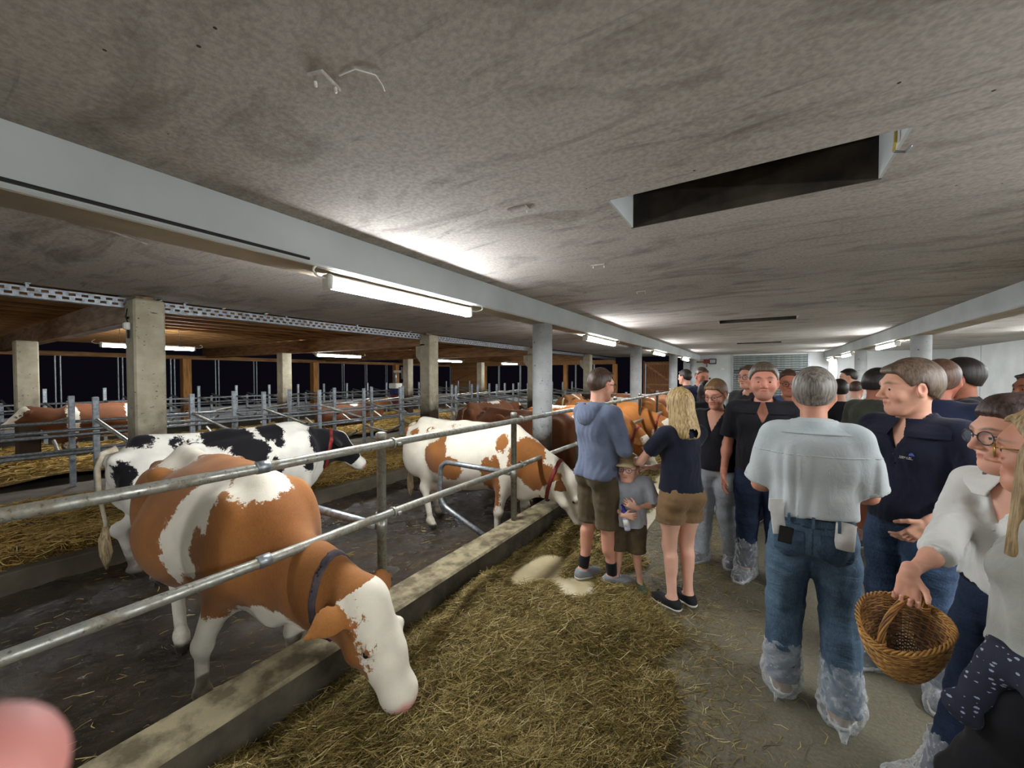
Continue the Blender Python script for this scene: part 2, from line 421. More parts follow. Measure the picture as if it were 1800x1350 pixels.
# curtain guides: pairs of thin galvanised tubes in the open side
gd = None
for k in range(-1, 14):
    y = 2.77+1.4*k
    g = empty('curtain_guide', (-18.3, y, 0)) if gd is None else dup(gd, None, (-18.3, y, 0))
    g['kind'] = 'structure'
    if gd is None:
        gd = g; MB().tube([(0, -.05, .5), (0, -.05, 2.37)], .022, 6).build('tube', M_GALV, g); MB().tube([(0, .06, .5), (0, .06, 2.37)], .022, 6).build('tube', M_GALV, g)
    else:
        for ch in gd.children: dup(ch, g)
for x in (-5.0, -7.8, -8.9, -11.0, -12.6, -14.2):
    g = empty('curtain_guide', (x, YF-.05, 0)); g['kind'] = 'structure'
    for ch in gd.children: c = dup(ch, g)
# wooden gable doors
def board_door(name, x0, x1, z0, z1, y, nb, m):
    d = empty(name, (0, 0, 0)); d['kind'] = 'structure'
    wd = (x1-x0)/nb
    b = MB().box(.004, wd-.004, -.02, .02, z0, z1).build('board', m, d); b.location = (x0, y, 0)
    for i in range(1, nb): dup(b, d, (x0+wd*i, y, 0))
    for zz in (z0+.06, (z0+z1)/2, z1-.16): MB().box(x0, x1, y-.05, y-.021, zz, zz+.10).build('ledge', M_TIMBERX, d)
    zm = (z0+z1)/2
    for za, zb in ((z0+.16, zm), (zm+.1, z1-.16)):
        v = Vector((x1-x0-.2, 0, zb-za)).normalized()
        if name == 'door_2': v = Vector((-v.x, 0, v.z))
        MB().obox(((x0+x1)/2, y-.036, (za+zb)/2), v, (0, 1, 0), v.cross(Vector((0, 1, 0))), (Vector((x1-x0-.2, 0, zb-za)).length)/2, .014, .05).build('brace', M_TIMBERX, d)
    for xx in (x0-.06, x1): MB().box(xx, xx+.06, y-.06, y+.02, z0, z1+.05).build('door_frame', m, d)
    return d
board_door('door_2', -5.05, -3.55, .0, 2.45, YF-.06, 10, M_NEWWOOD)
board_door('door_3', -18.1, -15.5, .1, 2.36, YF-.06, 14, mat('pale_larch_boards', '#ad7d4f', '#855832', .7, scale=3, stretch=(8, 8, .8), bump=.25))
# --- perforated galvanised cable tray along the slab edge
tray = empty('cable_tray', (0, 0, 0), 0, 'long perforated galvanised cable tray fixed along the edge of the white slab', 'cable tray')
V = []; F = []; h0, h1 = 2.585, 2.70; xt = -6.60; y = -2.0
mbt = MB(); pitch = .10
mbt.box(xt-.004, xt, -2, YF, h0, h0+.02).box(xt-.004, xt, -2, YF, h0+.048, h0+.067).box(xt-.004, xt, -2, YF, h1-.02, h1)
mbt.box(xt-.12, xt, -2, YF, h0-.004, h0)
while y < YF:
    if y < 12:
        mbt.box(xt-.004, xt, y, y+.045, h0+.02, h0+.048); mbt.box(xt-.004, xt, y+.05, y+.095, h0+.067, h1-.02)
    y += pitch
mbt.box(xt-.004, xt, 12, YF, h0, h1)
mbt.build('tray', M_GALVB, tray)
y = .8
hb = MB().box(xt-.02, xt+.012, -.012, .012, h1-.02, CEIL+.0).box(xt-.03, xt+.05, -.02, .02, CEIL-.008, CEIL).build('hanger', M_GALV, tray); hb.location.y = y
for i in range(1, 14): dup(hb, tray, (0, y+1.35*i, 0))
# conduit and black cable on the beam face
cb = MB().tube([(-2.449, YB+.1, SOF+.028), (-2.449, 1.45, SOF+.028)], .009, 6)
o = cb.build('power_cable', M_CABLE, None); tag(o, 'black power cable clipped along the lower edge of the near white beam', 'cable')
# --- fluorescent lamps
M_TUBE = emit('lit_tube', (.93, .97, 1, 1), LAMP)
M_TUBE2 = emit('lit_tube_far', (.9, .95, 1, 1), LAMP*1.0)
def lamp(x, y, z, L, label, group, first=None, side=1):
    r = empty('tube_lamp', (x, y, z), 0, label, 'lamp', group)
    if first is None:
        MB().box(-.035, .035, -L/2, L/2, .005, .055, .008).build('housing', M_PLAST, r)
        d = MB(); prof = []
        n = 10; 
        for yy in (-L/2+.02, L/2-.02):
            for i in range(n+1):
                a = PI*i/n; d.V.append((.042*math.cos(a), yy, .004-.045*math.sin(a)))
        d.F = [(i, i+1, n+2+i, n+1+i) for i in range(n)]+[tuple(range(n+1))[::-1], tuple(range(n+1, 2*n+2)), (0, n+1, 2*n+1, n)]
        d.build('diffuser', M_TUBE, r, smooth=False)
        for s in (-1, 1): MB().box(-.044, .044, s*L/2-.02, s*L/2+.02, -.046, .058, .01).build('end_cap', M_PLAST, r)
        for s in (-.3, .3): MB().box(-.012, .012, s*L-.01, s*L+.01, .055, .075).build('clip', M_GALV, r)
        MB().tube(bend([(0, L/2, .03), (.02, L/2+.09, .02), (.075, L/2+.16, .05), (.07, L/2+.10, .10)], .04), .007, 6).build('cable', M_PLAST, r)
        MB().tube(bend([(0, -L/2, .03), (.02, -L/2-.09, .02), (.075, -L/2-.16, .05), (.07, -L/2-.10, .10)], .04), .007, 6).build('cable', M_PLAST, r)
    else:
        for ch in first.children: dup(ch, r)
    return r
names = ['behind the camera', 'the nearest and brightest', 'second along', 'third along', 'farthest along']
L0 = lamp(-2.55, 2.42, 2.395, 1.56, 'long white fluorescent lamp under the left beam, the nearest and largest in view', 'lamps under the left beam')
for i, y in enumerate((-2.55, 7.2, 12.2, 17.1)):  # the first is unseen, added behind the viewpoint to soften the contrast
    lamp(-2.55, y, 2.395, 1.56, ['white fluorescent lamp under the left beam, behind the viewpoint', 'white fluorescent lamp under the left beam just past the first round pillar',
        'white fluorescent lamp under the left beam between second and third round pillars', 'white fluorescent lamp under the left beam next to the back wall'][i], 'lamps under the left beam', L0)
for i, y in enumerate((-2.4, 2.0, 11.7, 16.3, 19.6)):  # the first two are unseen, added as fill light for the near aisle
    lamp(2.36, y, 2.395, 1.56, ['white fluorescent lamp under the right beam, behind the viewpoint', 'white fluorescent lamp under the right beam beside the viewpoint', 'white fluorescent lamp under the right beam beyond the nearest round pillar',
        'white fluorescent lamp under the right beam, second in view from the near pillar', 'smallest white fluorescent lamp under the right beam, by the roller door'][i], 'lamps under the right beam', L0)
for i, (x, y) in enumerate(((5.2, 1.2), (5.2, 4.0), (5.2, 7.0), (5.2, 9.8), (5.2, 12.4))):  # all out of view, added to brighten the right wall
    lamp(x, y, 2.62, 1.56, 'white fluorescent lamp on the ceiling of the right bay, ' + ['beside the viewpoint', 'second from the viewpoint', 'level with the first right pillar', 'past the first right pillar', 'nearest the back wall'][i], 'lamps in the right bay', L0)
for i, (x, y) in enumerate(((-11.39, 3.1), (-11.39, 7.7), (-11.39, 13.0), (-11.39, 17.8), (-11.39, -2))):
    lt = lamp(x, y, 2.375, 1.5, ['white fluorescent lamp under the timber joists, behind the near concrete pillar', 'white fluorescent lamp under the timber beam at the second bay', 'white fluorescent lamp under the timber joists in the third bay',
        'white fluorescent lamp under the timber joists by the gable', 'white fluorescent lamp under the timber joists outside the left edge'][i], 'lamps under the timber ceiling', L0)
    for yy in (-.5, .5): MB().tube([(0, yy, .05), (0, yy, .43)], .006, 6).build('suspension_rod', M_GALV, lt, True)
# ================================================================ ORGANIC SURFACES (implicit solids meshed on a grid)
f32 = np.float32
def A3(*v): return np.array(v, f32)
def smin(a, b, k):
    h = np.maximum(k-np.abs(a-b), 0)/k; return np.minimum(a, b)-h*h*k*.25
def smax(a, b, k): return -smin(-a, -b, k)
def cap(P, a, b, ra, rb, ax=None, s=1.):
    a = A3(*a); b = A3(*b); ba = b-a; l2 = float(ba @ ba)+1e-9
    t = np.clip(((P-a) @ ba)/l2, 0, 1); v = P-a-t[:, None]*ba
    if ax is not None:
        ax = A3(*ax); ax /= np.linalg.norm(ax); v = v+((1/s-1)*(v @ ax))[:, None]*ax
    return (np.sqrt((v*v).sum(1))-(ra+t*(rb-ra)))*min(1., s)
def ell(P, c, r, R=None):
    q = P-A3(*c)
    if R is not None: q = q @ R
    r = A3(*r); k0 = np.sqrt(((q/r)**2).sum(1)); k1 = np.sqrt(((q/(r*r))**2).sum(1)); return k0*(k0-1)/(k1+1e-6)
def boxd(P, c, h, R=None, rr=.0):
    q = P-A3(*c)
    if R is not None: q = q @ R
    q = np.abs(q)-A3(*h)+rr; return np.sqrt((np.maximum(q, 0)**2).sum(1))+np.minimum(q.max(1), 0)-rr
E12 = [((i, j, 0), (i, j, 1)) for i in (0, 1) for j in (0, 1)]+[((i, 0, j), (i, 1, j)) for i in (0, 1) for j in (0, 1)]+[((0, i, j), (1, i, j)) for i in (0, 1) for j in (0, 1)]
def nets(f, lo, hi, h, mg=3.2):
    """surface nets of the implicit solid f<0 in a box; coarse pass first"""
    lo = np.array(lo, float); hi = np.array(hi, float); n = np.ceil((hi-lo)/(4*h)).astype(int)+1; N = 4*(n-1)+1
    ax = [lo[i]+4*h*np.arange(n[i]) for i in range(3)]; G = np.stack(np.meshgrid(*ax, indexing='ij'), -1).reshape(-1, 3).astype(f32)
    Dc = f(G).reshape(n)
    near = np.abs(Dc) < mg*4*h
    D = np.repeat(np.repeat(np.repeat(Dc, 4, 0), 4, 1), 4, 2); M = np.repeat(np.repeat(np.repeat(near, 4, 0), 4, 1), 4, 2)
    D = D[1:N[0]+1, 1:N[1]+1, 1:N[2]+1].copy(); M = M[1:N[0]+1, 1:N[1]+1, 1:N[2]+1]
    idx = np.argwhere(M); 
    if len(idx): D[M] = f((lo+h*idx).astype(f32))
    S = D < 0; c = np.zeros(np.array(D.shape)-1, np.int8)
    for i in (0, 1):
        for j in (0, 1):
            for k in (0, 1): c += S[i:S.shape[0]-1+i, j:S.shape[1]-1+j, k:S.shape[2]-1+k]
    act = (c > 0) & (c < 8); ci = np.argwhere(act); m = len(ci)
    if m == 0: return np.zeros((0, 3)), np.zeros((0, 4), int)
    id_ = np.full(act.shape, -1); id_[act] = np.arange(m); acc = np.zeros((m, 3)); cnt = np.zeros(m)
    for ea, eb in E12:
        ea = np.array(ea); eb = np.array(eb); da = D[tuple((ci+ea).T)]; db = D[tuple((ci+eb).T)]
        mk = (da < 0) != (db < 0); t = (da/(da-db+1e-12))[mk]; acc[mk] += ea+t[:, None]*(eb-ea); cnt[mk] += 1
    V = lo+h*(ci+acc/cnt[:, None]); Q = []
    for a in range(3):
        u, v = (a+1) % 3, (a+2) % 3; s0 = [slice(None)]*3; s1 = [slice(None)]*3; s0[a] = slice(0, -1); s1[a] = slice(1, None)
        A, B = S[tuple(s0)], S[tuple(s1)]; df = A != B; g = np.argwhere(df)
        g = g[(g[:, u] > 0) & (g[:, u] < D.shape[u]-1) & (g[:, v] > 0) & (g[:, v] < D.shape[v]-1)]
        if not len(g): continue
        eu = np.zeros(3, int); eu[u] = 1; ev = np.zeros(3, int); ev[v] = 1
        q = np.stack([id_[tuple((g-o).T)] for o in (0*eu, eu, eu+ev, ev)], 1); ins = A[tuple(g.T)]
        q[~ins] = q[~ins][:, ::-1]; q = q[(q >= 0).all(1)]; Q.append(q)
    return V, np.concatenate(Q)
def join_vf(L):
    V = []; F = []; b = 0
    for v, q in L: V.append(v); F.append(q+b); b += len(v)
    return np.concatenate(V), np.concatenate(F)
def wrinkle(seed, dirs, freq):
    r = np.random.RandomState(seed); D = A3(*dirs)
    k = r.normal(size=(5, 3)).astype(f32)*D; k *= freq; p = r.uniform(0, 6.28, 5)
    def w(P):
        a = np.sin(P @ k[0]+p[0]+1.2*np.sin(P @ k[1]*.6+p[1])); b = np.sin(P @ k[2]*1.7+p[2]+1.5*np.sin(P @ k[3]*.8+p[3])); return .45*a+.55*(1-1.8*np.abs(b))
    return w
def rotm(yaw=0., pitch=0., roll=0.):
    """columns = local axes; yaw about z (positive turns to the figure's left), pitch nods forward when positive"""
    M = Matrix.Rotation(yaw, 3, 'Z') @ Matrix.Rotation(-pitch, 3, 'X') @ Matrix.Rotation(roll, 3, 'Y'); return np.array(M, f32)
# ================================================================ CATTLE
def m_coat(name, c_dark, c_dark2, light='#e6ddca', soil=True):
    """attribute coat: <0 coloured patch, >0 white; a fine noise frays the border"""
    k = NT(name); v = k.coord('Object')
    f = k.math('ADD', k.attr('coat'), k.math('MULTIPLY', k.math('SUBTRACT', k.noise(v, 13, 7, .8), .5), .20))
    t = k.ramp(k.math('ADD', k.math('MULTIPLY', f, 20), .5), .42, .58)
    dk = k.ramp(k.noise(v, 3, 4), .3, .7, srgb(c_dark2), srgb(c_dark)); dk = k.mix(.35, dk, k.ramp(k.noise(k.coord('Object', (1, 1, .3)), 120, 3, .7), .3, .7, srgb(c_dark2), srgb(c_dark))); wh = k.ramp(k.noise(v, 5, 4), .3, .7, tuple(x*.8 for x in srgb(light)[:3])+(1,), srgb(light))
    c = k.mix(t, dk, wh)
    if soil:
        d = k.ramp(k.math('ADD', k.attr('dirt'), k.math('MULTIPLY', k.math('SUBTRACT', k.noise(v, 9, 4), .5), .9)), .55, .9)
        c = k.mix(k.math('MULTIPLY', d, .85), c, srgb('#4a3b2c'))
    c = k.mix(k.attr('pink'), c, srgb('#c98f84')); c = k.mix(k.attr('hoof'), c, srgb('#2e251d'))
    k.color(c); k.set(Roughness=.78, **{'Specular IOR Level': .15, 'Sheen Weight': .1})
    n1 = k.bump(k.noise(k.coord('Object', (1, 1, .35)), 130, 3, .7), .3, .004); k.bump(k.noise(v, 7, 3), .2, .01, n1); return k.m
M_RED = m_coat('red_pied_coat', '#9a6533', '#774823'); M_BLK = m_coat('black_pied_coat', '#17161a', '#0e0d10', '#e9e4d8')
M_BRN = m_coat('brown_coat', '#6e4226', '#4d2c18'); M_ORG = m_coat('orange_coat', '#ad7038', '#8c5526')
M_EYE = mat('dark_animal_eye', '#120d0a', None, .12, bump=0, spec=.8)
M_COLLAR = mat('dark_woven_collar', '#4b4146', '#2f2a30', .7, bump=.3, bscale=200)
M_COLRED = mat('red_collar', '#8e2f2a', '#5f1f1e', .5, bump=.1)
M_TUFT = mat('dirty_tail_hair', '#c8b28c', '#7d6747', .8, scale=30, stretch=(4, 4, .4), bump=.6, bscale=120)
def cow(loc, rz, label, coatm, patches, base, poll, nose, side=0., neck0=(0, .80, 1.10), res=.020, scale=1., collar=M_COLLAR, tail=True, face=None, group=None, fatL=1., legs=None, lying=False, sway=0., horn=False, eye=True, headroll=0., width=1., wide=1.05):
    """local frame: +y forward, origin on the ground under the middle of the body; base 1 = white ground colour, -1 = coloured"""
    W_ = width
    rb = empty('cow', loc, rz, label, 'cow', group); rb.scale = (scale,)*3
    poll = A3(*poll); nose = A3(*nose); hd = nose-poll; hl = float(np.linalg.norm(hd)); hd = hd/hl
    up = A3(0, 0, 1)-hd*hd[2] if abs(hd[2]) < .97 else A3(0, 1, 0)-hd*hd[1]
    up = up/np.linalg.norm(up); sd = np.cross(hd, up).astype(f32)
    if headroll: up, sd = up*math.cos(headroll)+sd*math.sin(headroll), sd*math.cos(headroll)-up*math.sin(headroll)
    s_ = hl/.50
    def H(f, u, w=0.): return poll+hd*(f*s_)+up*(u*s_)+sd*(w*s_)
    L = legs or [(.17, .62), (-.17, .56), (.19, -.78), (-.19, -.86)]
    def trunk(P):
        d = ell(P, (0, .02, .98), (.37*W_, .68, .39*fatL)); d = smin(d, ell(P, (.02, -.22, .93), (.40*W_, .48, .36*fatL)), .12)
        d = smin(d, ell(P, (0, .52, 1.0), (.27*W_, .36, .40)), .16); d = smin(d, ell(P, (0, -.78, 1.10), (.25*W_, .30, .28)), .14)
        d = smin(d, cap(P, (0, .60, 1.355), (0, -.15, 1.335), .05, .055), .10); d = smin(d, cap(P, (0, -.15, 1.335), (0, -.85, 1.38), .055, .05), .10)
        for x in (-1, 1):
            d = smin(d, ell(P, (x*.235*W_, -.50, 1.285), (.06, .09, .055)), .10); d = smin(d, ell(P, (x*.12*W_, -1.02, 1.24), (.055, .07, .06)), .08)
            d = smin(d, ell(P, (x*.19*W_, .58, 1.02), (.10, .19, .30)), .08)
            d = smin(d, ell(P, (x*.21*W_, -.80, .95), (.11, .24, .30)), .10)
        # hollow in front of the hips, flank
        for x in (-1, 1): d = smax(d, -ell(P, (x*.43*W_, -.36, 1.20), (.10, .15, .13)), .10)
        d = smin(d, cap(P, (0, .78, .82), (0, .70, .62), .13, .10, (1, 0, 0), .75), .10)
        if not lying: d = smin(d, ell(P, (0, -.60, .60), (.17, .22, .17)), .05); 
        if not lying:
            for x in (-1, 1):
                for y in (-.52, -.70): d = smin(d, cap(P, (x*.08, y, .47), (x*.085, y, .39), .022, .016), .02)
        return d
    def leg(P, i):
        x, y = L[i]; front = i < 2
        if lying: return cap(P, (x*1.3, y, .62), (x*1.9, y+.3, .60), .10, .05)
        sx = .17*W_*(1 if x > 0 else -1)
        if front:
            d = cap(P, (sx, .60, .92), (sx*.9+x*.1, (y+.56)/2+.02, .66), .125, .085); d = smin(d, cap(P, (sx*.9+x*.1, (y+.56)/2+.02, .70), (x, y+.02, .42), .085, .052), .05)
            d = smin(d, ell(P, (x, y+.025, .40), (.058, .058, .065)), .03); d = smin(d, cap(P, (x, y+.01, .38), (x, y, .14), .040, .034), .03)
        else:
            yb = y-.0; d = cap(P, (sx, -.74, .95), (sx*1.15, -.56, .74), .19, .115, (1, 0, 0), .75); d = smin(d, cap(P, (sx*1.1, -.60, .80), (x, yb-.09, .52), .115, .058, (1, 0, 0), .8), .07)
            d = smin(d, ell(P, (x, yb-.105, .53), (.045, .065, .075)), .03); d = smin(d, cap(P, (x, yb-.08, .50), (x, yb+.0, .14), .046, .036), .03)
            y = yb
        d = smin(d, ell(P, (x, y, .115), (.05, .055, .05)), .02); d = smin(d, cap(P, (x, y+.01, .10), (x, y+.05, .045), .045, .052), .02)
        d = smin(d, ell(P, (x, y-.05, .11), (.02, .02, .02)), .02)
        return smax(d, -P[:, 2]+.0, .01)
    nk0 = A3(*neck0); nkb = A3(0, .62, .86)
    def neck(P):
        e = H(-.02, -.02); d = cap(P, nk0, e, .21, .125, sd, .62); d = smin(d, cap(P, nkb, H(.06, -.12), .19, .095, sd, .6), .16)
        m = (nk0*.5+e*.5); d = smin(d, ell(P, m+A3(0, 0, -.05), (.13, .22, .16)), .12)
        d = smin(d, cap(P, (0, .80, .68), H(.04, -.20)*.75+nkb*.25, .05, .035, sd, .5), .10); return d
    def head(P, fine=True):
        d = cap(P, H(.02, -.015), H(.26, -.02), .112*s_*wide, .095*s_*wide, up, .92); d = smin(d, cap(P, H(.22, -.035), H(.45, -.045), .095*s_*wide, .072*s_*wide), .05)
        d = smin(d, cap(P, H(.10, -.13), H(.42, -.085), .075*s_, .050*s_, sd, .8), .05)
        d = smin(d, ell(P, H(-.02, .03), (.085*s_, .07*s_, .07*s_)), .05)
        d = smin(d, ell(P, H(.452, -.045), (.080*s_*wide,)*3), .03)
        if fine:
            for w in (-1, 1):
                d = smin(d, ell(P, H(.185, .035, w*.094*wide), (.030*s_,)*3), .03); d = smax(d, -ell(P, H(.21, .005, w*.124*wide), (.016*s_,)*3), .012)
                d = smax(d, -ell(P, H(.505, -.022, w*.038), (.015*s_,)*3), .01); d = smin(d, ell(P, H(.18, -.115, w*.055), (.06*s_,)*3), .05)
            d = smax(d, -cap(P, H(.36, -.105, .085), H(.53, -.10, 0), .006, .008), .01); d = smax(d, -cap(P, H(.36, -.105, -.085), H(.53, -.10, 0), .006, .008), .01)
        for w in (-1, 1):
            a = H(.02, -.005, w*.10); b = H(-.035, -.03, w*.20); c = H(-.03, -.06, w*.30)
            e = smin(cap(P, a, b, .032*s_, .056*s_, up, .35), cap(P, b, c, .056*s_, .016*s_, up, .35), .02); pass
            d = smin(d, e, .02)
        return d
    def full(P):
        d = trunk(P); d = smin(d, neck(P), .10)
        for i in range(4): d = smin(d, leg(P, i), .06 if i < 2 else .07)
        d = smin(d, head(P, False), .06); return d
    def hf(P): return smin(head(P), neck(P), .06)
    allp = np.stack([poll-.25, nose-.16, poll+.25, nose+.16]); lo = np.minimum(allp.min(0), (-.5, -1.15, -.02)); hi = np.maximum(allp.max(0), (.5, .9, 1.46))
    V1, F1 = nets(full, lo, hi, res)
    c1 = H(.25, -.02); rr = .42*s_
    # replace the coarse head by the fine one
    vin = ((V1-np.array(H(.24, -.03))) @ np.array(hd)); near = (np.linalg.norm(V1-np.array(H(.22, -.04)), axis=1) < .40*s_) & (((V1-np.array(poll)) @ np.array(hd)) > -.0*s_)
    keep = ~near[F1].any(1); F1 = F1[keep]
    lo2 = np.minimum(poll, nose)-.33*s_; hi2 = np.maximum(poll, nose)+.33*s_; V2, F2 = nets(hf, lo2, hi2, res*.45)
    n2 = (((V2-np.array(poll)) @ np.array(hd)) > -.06*s_) | (np.linalg.norm(V2-np.array(poll), axis=1) < .36) & (((V2-np.array(poll)) @ np.array(hd)) > -.10*s_)
    F2 = F2[n2[F2].all(1)]
    V, F = join_vf([(V1, F1), (V2, F2)])
    if lying: V[:, 2] -= .55; 
    P = V.astype(f32); Pq = P.copy()
    if lying: Pq[:, 2] += .55
    # markings as a smooth signed field in the animal's own frame
    coat = np.full(len(V), .3*base, f32); sgn = -base
    for c, r, *k in patches:
        s = k[0] if k else sgn
        e = np.sqrt((((P-A3(*c))/A3(*r))**2).sum(1))-1; e = np.clip(e*min(r), -.3, .3)
        # s=-1: coloured inside, s=+1: white inside
        coat = np.minimum(coat, e) if s < 0 else np.maximum(coat, -e)
    q = Pq-poll; fh = q @ hd/s_; uh = q @ up/s_; wh = q @ sd/s_
    inh = (np.linalg.norm(Pq-H(.22, -.04), axis=1) < .40*s_)
    if face is not None:
        fc = face(fh, uh, wh); coat = np.where(inh & (fh > -.09), np.where(fc > -9, fc, coat), coat)
    pink = np.clip((fh-.475)/.03, 0, 1)*np.clip((.06-np.abs(uh+.02))/.03, 0, 1); pink = np.maximum(pink, np.clip(1-np.linalg.norm(np.stack([fh-.195, uh-.012, np.abs(wh)-.105], 1), axis=1)/.032, 0, 1)*.9)
    pink = np.maximum(pink, np.clip(1-np.linalg.norm((P-A3(0, -.6, .52))/A3(.2, .25, .14), axis=1), 0, .5)*1.4)
    hoof = np.clip((.09-P[:, 2])/.02, 0, 1)*(0 if lying else 1)
    dirt = np.clip((.62-P[:, 2])/.62, 0, 1)*.9+np.clip((-.6-P[:, 1])/.6, 0, 1)*np.clip(1.1-P[:, 2], 0, 1)*.5
    dirt = np.where(inh, 0, dirt)
    body = mesh_obj('body', V, F, coatm, rb, attrs={'coat': coat, 'pink': np.clip(pink, 0, 1), 'hoof': hoof, 'dirt': dirt})
    zo = -.55 if lying else 0
    if eye:
        for w in (-1, 1):
            c = H(.195, .008, w*(.108*wide-.003)); mb = MB().ball((float(c[0]), float(c[1]), float(c[2])+zo), .018*s_, 10, 8); mb.build('eye', M_EYE, rb, True)
    if collar is not None:
        c = nk0*.28+H(-.02, -.02)*.72; c2 = nkb*.22+H(.06, -.12)*.78; ctr = (c+c2)/2; axu = c-c2; hw = np.linalg.norm(axu)/2; axu = axu/np.linalg.norm(axu); t = np.cross(sd, axu)
        def ring(P):
            q = P-ctr; a = q @ t; base_ = smin(neck(P), head(P, False), .06)-.006; return np.maximum(np.maximum(base_, -(base_+.014)), np.abs(a)-.024)
        Vc, Fc = nets(ring, ctr-.34, ctr+.34, .011, 2.5)
        if len(Vc):
            Vc[:, 2] += zo; co = mesh_obj('collar', Vc, Fc, collar, rb)
            b = ctr-axu*(hw+.13); MB().box(-.03, .03, -.025, .025, -.04, .035, .01).build('transponder', M_DARKM if collar is not M_COLLAR else M_COLRED, co).location = (float(b[0]), float(b[1]), float(b[2])+zo)
    if tail and not lying:
        sw = sway
        MB().tube([(0, -1.0, 1.33), (0, -1.09, 1.30), (sw*.2, -1.13, 1.18), (sw*.6, -1.13, .95), (sw, -1.10, .70), (sw, -1.10, .60)], [.030, .026, .021, .017, .014, .015], 8).build('tail', coatm if False else M_TAILS[coatm.name], rb, True)
        tf = MB().tube([(sw, -1.10, .66), (sw, -1.11, .55), (sw, -1.10, .42), (sw+.01, -1.10, .28)], [.018, .04, .045, .008], 8)
        tf.build('tail_tuft', M_TUFT, rb, True)
    return rb
M_TAILS = {'red_pied_coat': mat('tail_cream', '#d5c7ac', '#a9885c', .7, scale=14), 'black_pied_coat': mat('tail_white', '#ddd5c2', '#a8987c', .7, scale=9),
           'brown_coat': mat('tail_brown', '#6b432a', '#4d2c18', .7), 'orange_coat': mat('tail_orange', '#b06c34', '#8a5022', .7)}
def face_white(f, u, w):      # white face, coloured cheeks and ears
    side_ = np.abs(w)-.02
    e = np.minimum(.108-(np.abs(w)*.85+np.maximum(-u-.03, 0)*1.2)+np.clip(f-.28, 0, 1)*1.3, 1)
    e = np.where(np.abs(w) > .135, -.2, e); return np.clip(e, -.3, .3)
def face_allwhite(f, u, w): return np.where((np.abs(w) > .14) & (f < .08), -.2, .3)
def face_black(f, u, w):
    return np.clip(np.where(np.abs(w) < .035, .1, -.2)+np.clip((f-.40)*3, 0, .4), -.3, .3)
R90 = -PI/2            # local +y -> world +x
cow((-3.14, 1.24, ZC), R90-.05, 'large red and white cow nearest the viewer, its white face lowered into the hay', M_RED,
    [((.30, .40, 1.18), (.24, .20, .34), 1), ((.34, .24, .98), (.16, .10, .22), 1), ((0, -.62, 1.36), (.24, .34, .10), 1), ((.05, .66, 1.38), (.20, .20, .11), 1), ((0, .0, .12), (1.0, 1.5, .55), 1), ((0, .78, .62), (.2, .4, .12), 1),
     ((0, -1.0, .8), (.14, .2, .5), 1), ((.38, .55, 1.04), (.10, .10, .16), -1), ((.30, .34, 1.40), (.10, .07, .05), -1)],
    -1, (-.10, 1.45, .84), (-.17, 1.71, .43), neck0=(0, .70, .95), face=face_white, fatL=1.12, width=1.06, res=.018, legs=[(.26, .36), (-.12, .66), (.16, -.40), (-.2, -.70)], wide=1.14)
cow((-4.95, 2.10, ZC), -.02, 'black and white cow standing lengthwise behind the nearest cow, wearing a red collar', M_BLK,
    [((.22, -1.02, 1.10), (.14, .08, .15)), ((.05, -.88, 1.40), (.20, .13, .08)), ((.16, -.56, 1.36), (.12, .11, .10)), ((.30, -.60, 1.16), (.10, .06, .05)), ((.14, -.16, 1.34), (.28, .24, .13)), ((.28, -.02, 1.18), (.18, .20, .16)), ((.12, .27, 1.36), (.22, .13, .14)), ((.22, .30, 1.22), (.15, .06, .06)),
     ((.2, .95, 1.18), (.34, .31, .22)), ((.15, .74, 1.2), (.2, .10, .12)), ((.26, .62, .92), (.16, .07, .10)), ((.38, .22, .95), (.12, .09, .13)), ((-.3, .1, 1.1), (.2, .5, .25))],
    1, (0, 1.20, 1.10), (.14, 1.52, .74), neck0=(0, .78, 1.12), collar=M_COLRED, sway=.08, face=lambda f, u, w: np.clip(np.where((np.abs(w) > .045) & (f < .36), -.15, .2), -.3, .3), fatL=.95)
cow((-3.06, 3.95, ZC), R90+.04, 'red and white cow with a mostly white back eating behind the second fence post', M_RED,
    [((.1, -1.06, 1.12), (.26, .09, .40)), ((.26, -.80, 1.26), (.10, .07, .06)), ((.3, -.58, 1.33), (.12, .10, .04)), ((.34, -.36, 1.00), (.18, .22, .22)), ((.36, -.10, .88), (.2, .16, .15)), ((.34, -.30, 1.22), (.12, .10, .12)), ((.22, -.24, 1.36), (.12, .07, .03)), ((.26, .56, 1.22), (.14, .08, .11)),
     ((.3, .42, .72), (.2, .13, .34)), ((.15, .84, 1.05), (.3, .20, .26)), ((.1, 1.0, .86), (.3, .25, .16)), ((.3, .5, .98), (.12, .06, .1))],
    1, (.0, 1.28, .80), (-.02, 1.50, .37), neck0=(0, .80, 1.05), collar=M_COLRED, face=face_allwhite, res=.018, legs=[(.19, .46), (-.17, .62), (.20, -.56), (-.18, -.78)], width=.9, fatL=1.05)
cow((-3.25, 5.75, ZC), R90-.05, 'dark brown cow behind the first round pillar', M_BRN, [((0, .2, .45), (.3, .5, .1), 1)], -1, (0, 1.2, .80), (0, 1.42, .38), face=face_white, res=.025)
cow((-2.95, 7.1, ZC), R90+.05, 'orange cow with a white blaze on its ribs behind the couple and child', M_ORG, [((.34, .05, 1.05), (.16, .08, .28), 1), ((0, -.5, 1.4), (.16, .25, .06), 1), ((0, .2, .5), (.4, .8, .1), 1)], -1, (0, 1.2, .82), (.02, 1.44, .40), face=face_white, res=.025, collar=M_COLRED)
cow((-2.9, 8.7, ZC), R90-.1, 'orange cow with a white face lifting its head between the fence rails', M_ORG, [((0, .2, .5), (.4, .8, .1), 1)], -1, (0, 1.28, .98), (.0, 1.60, .62), face=face_allwhite, res=.028, collar=M_COLRED)
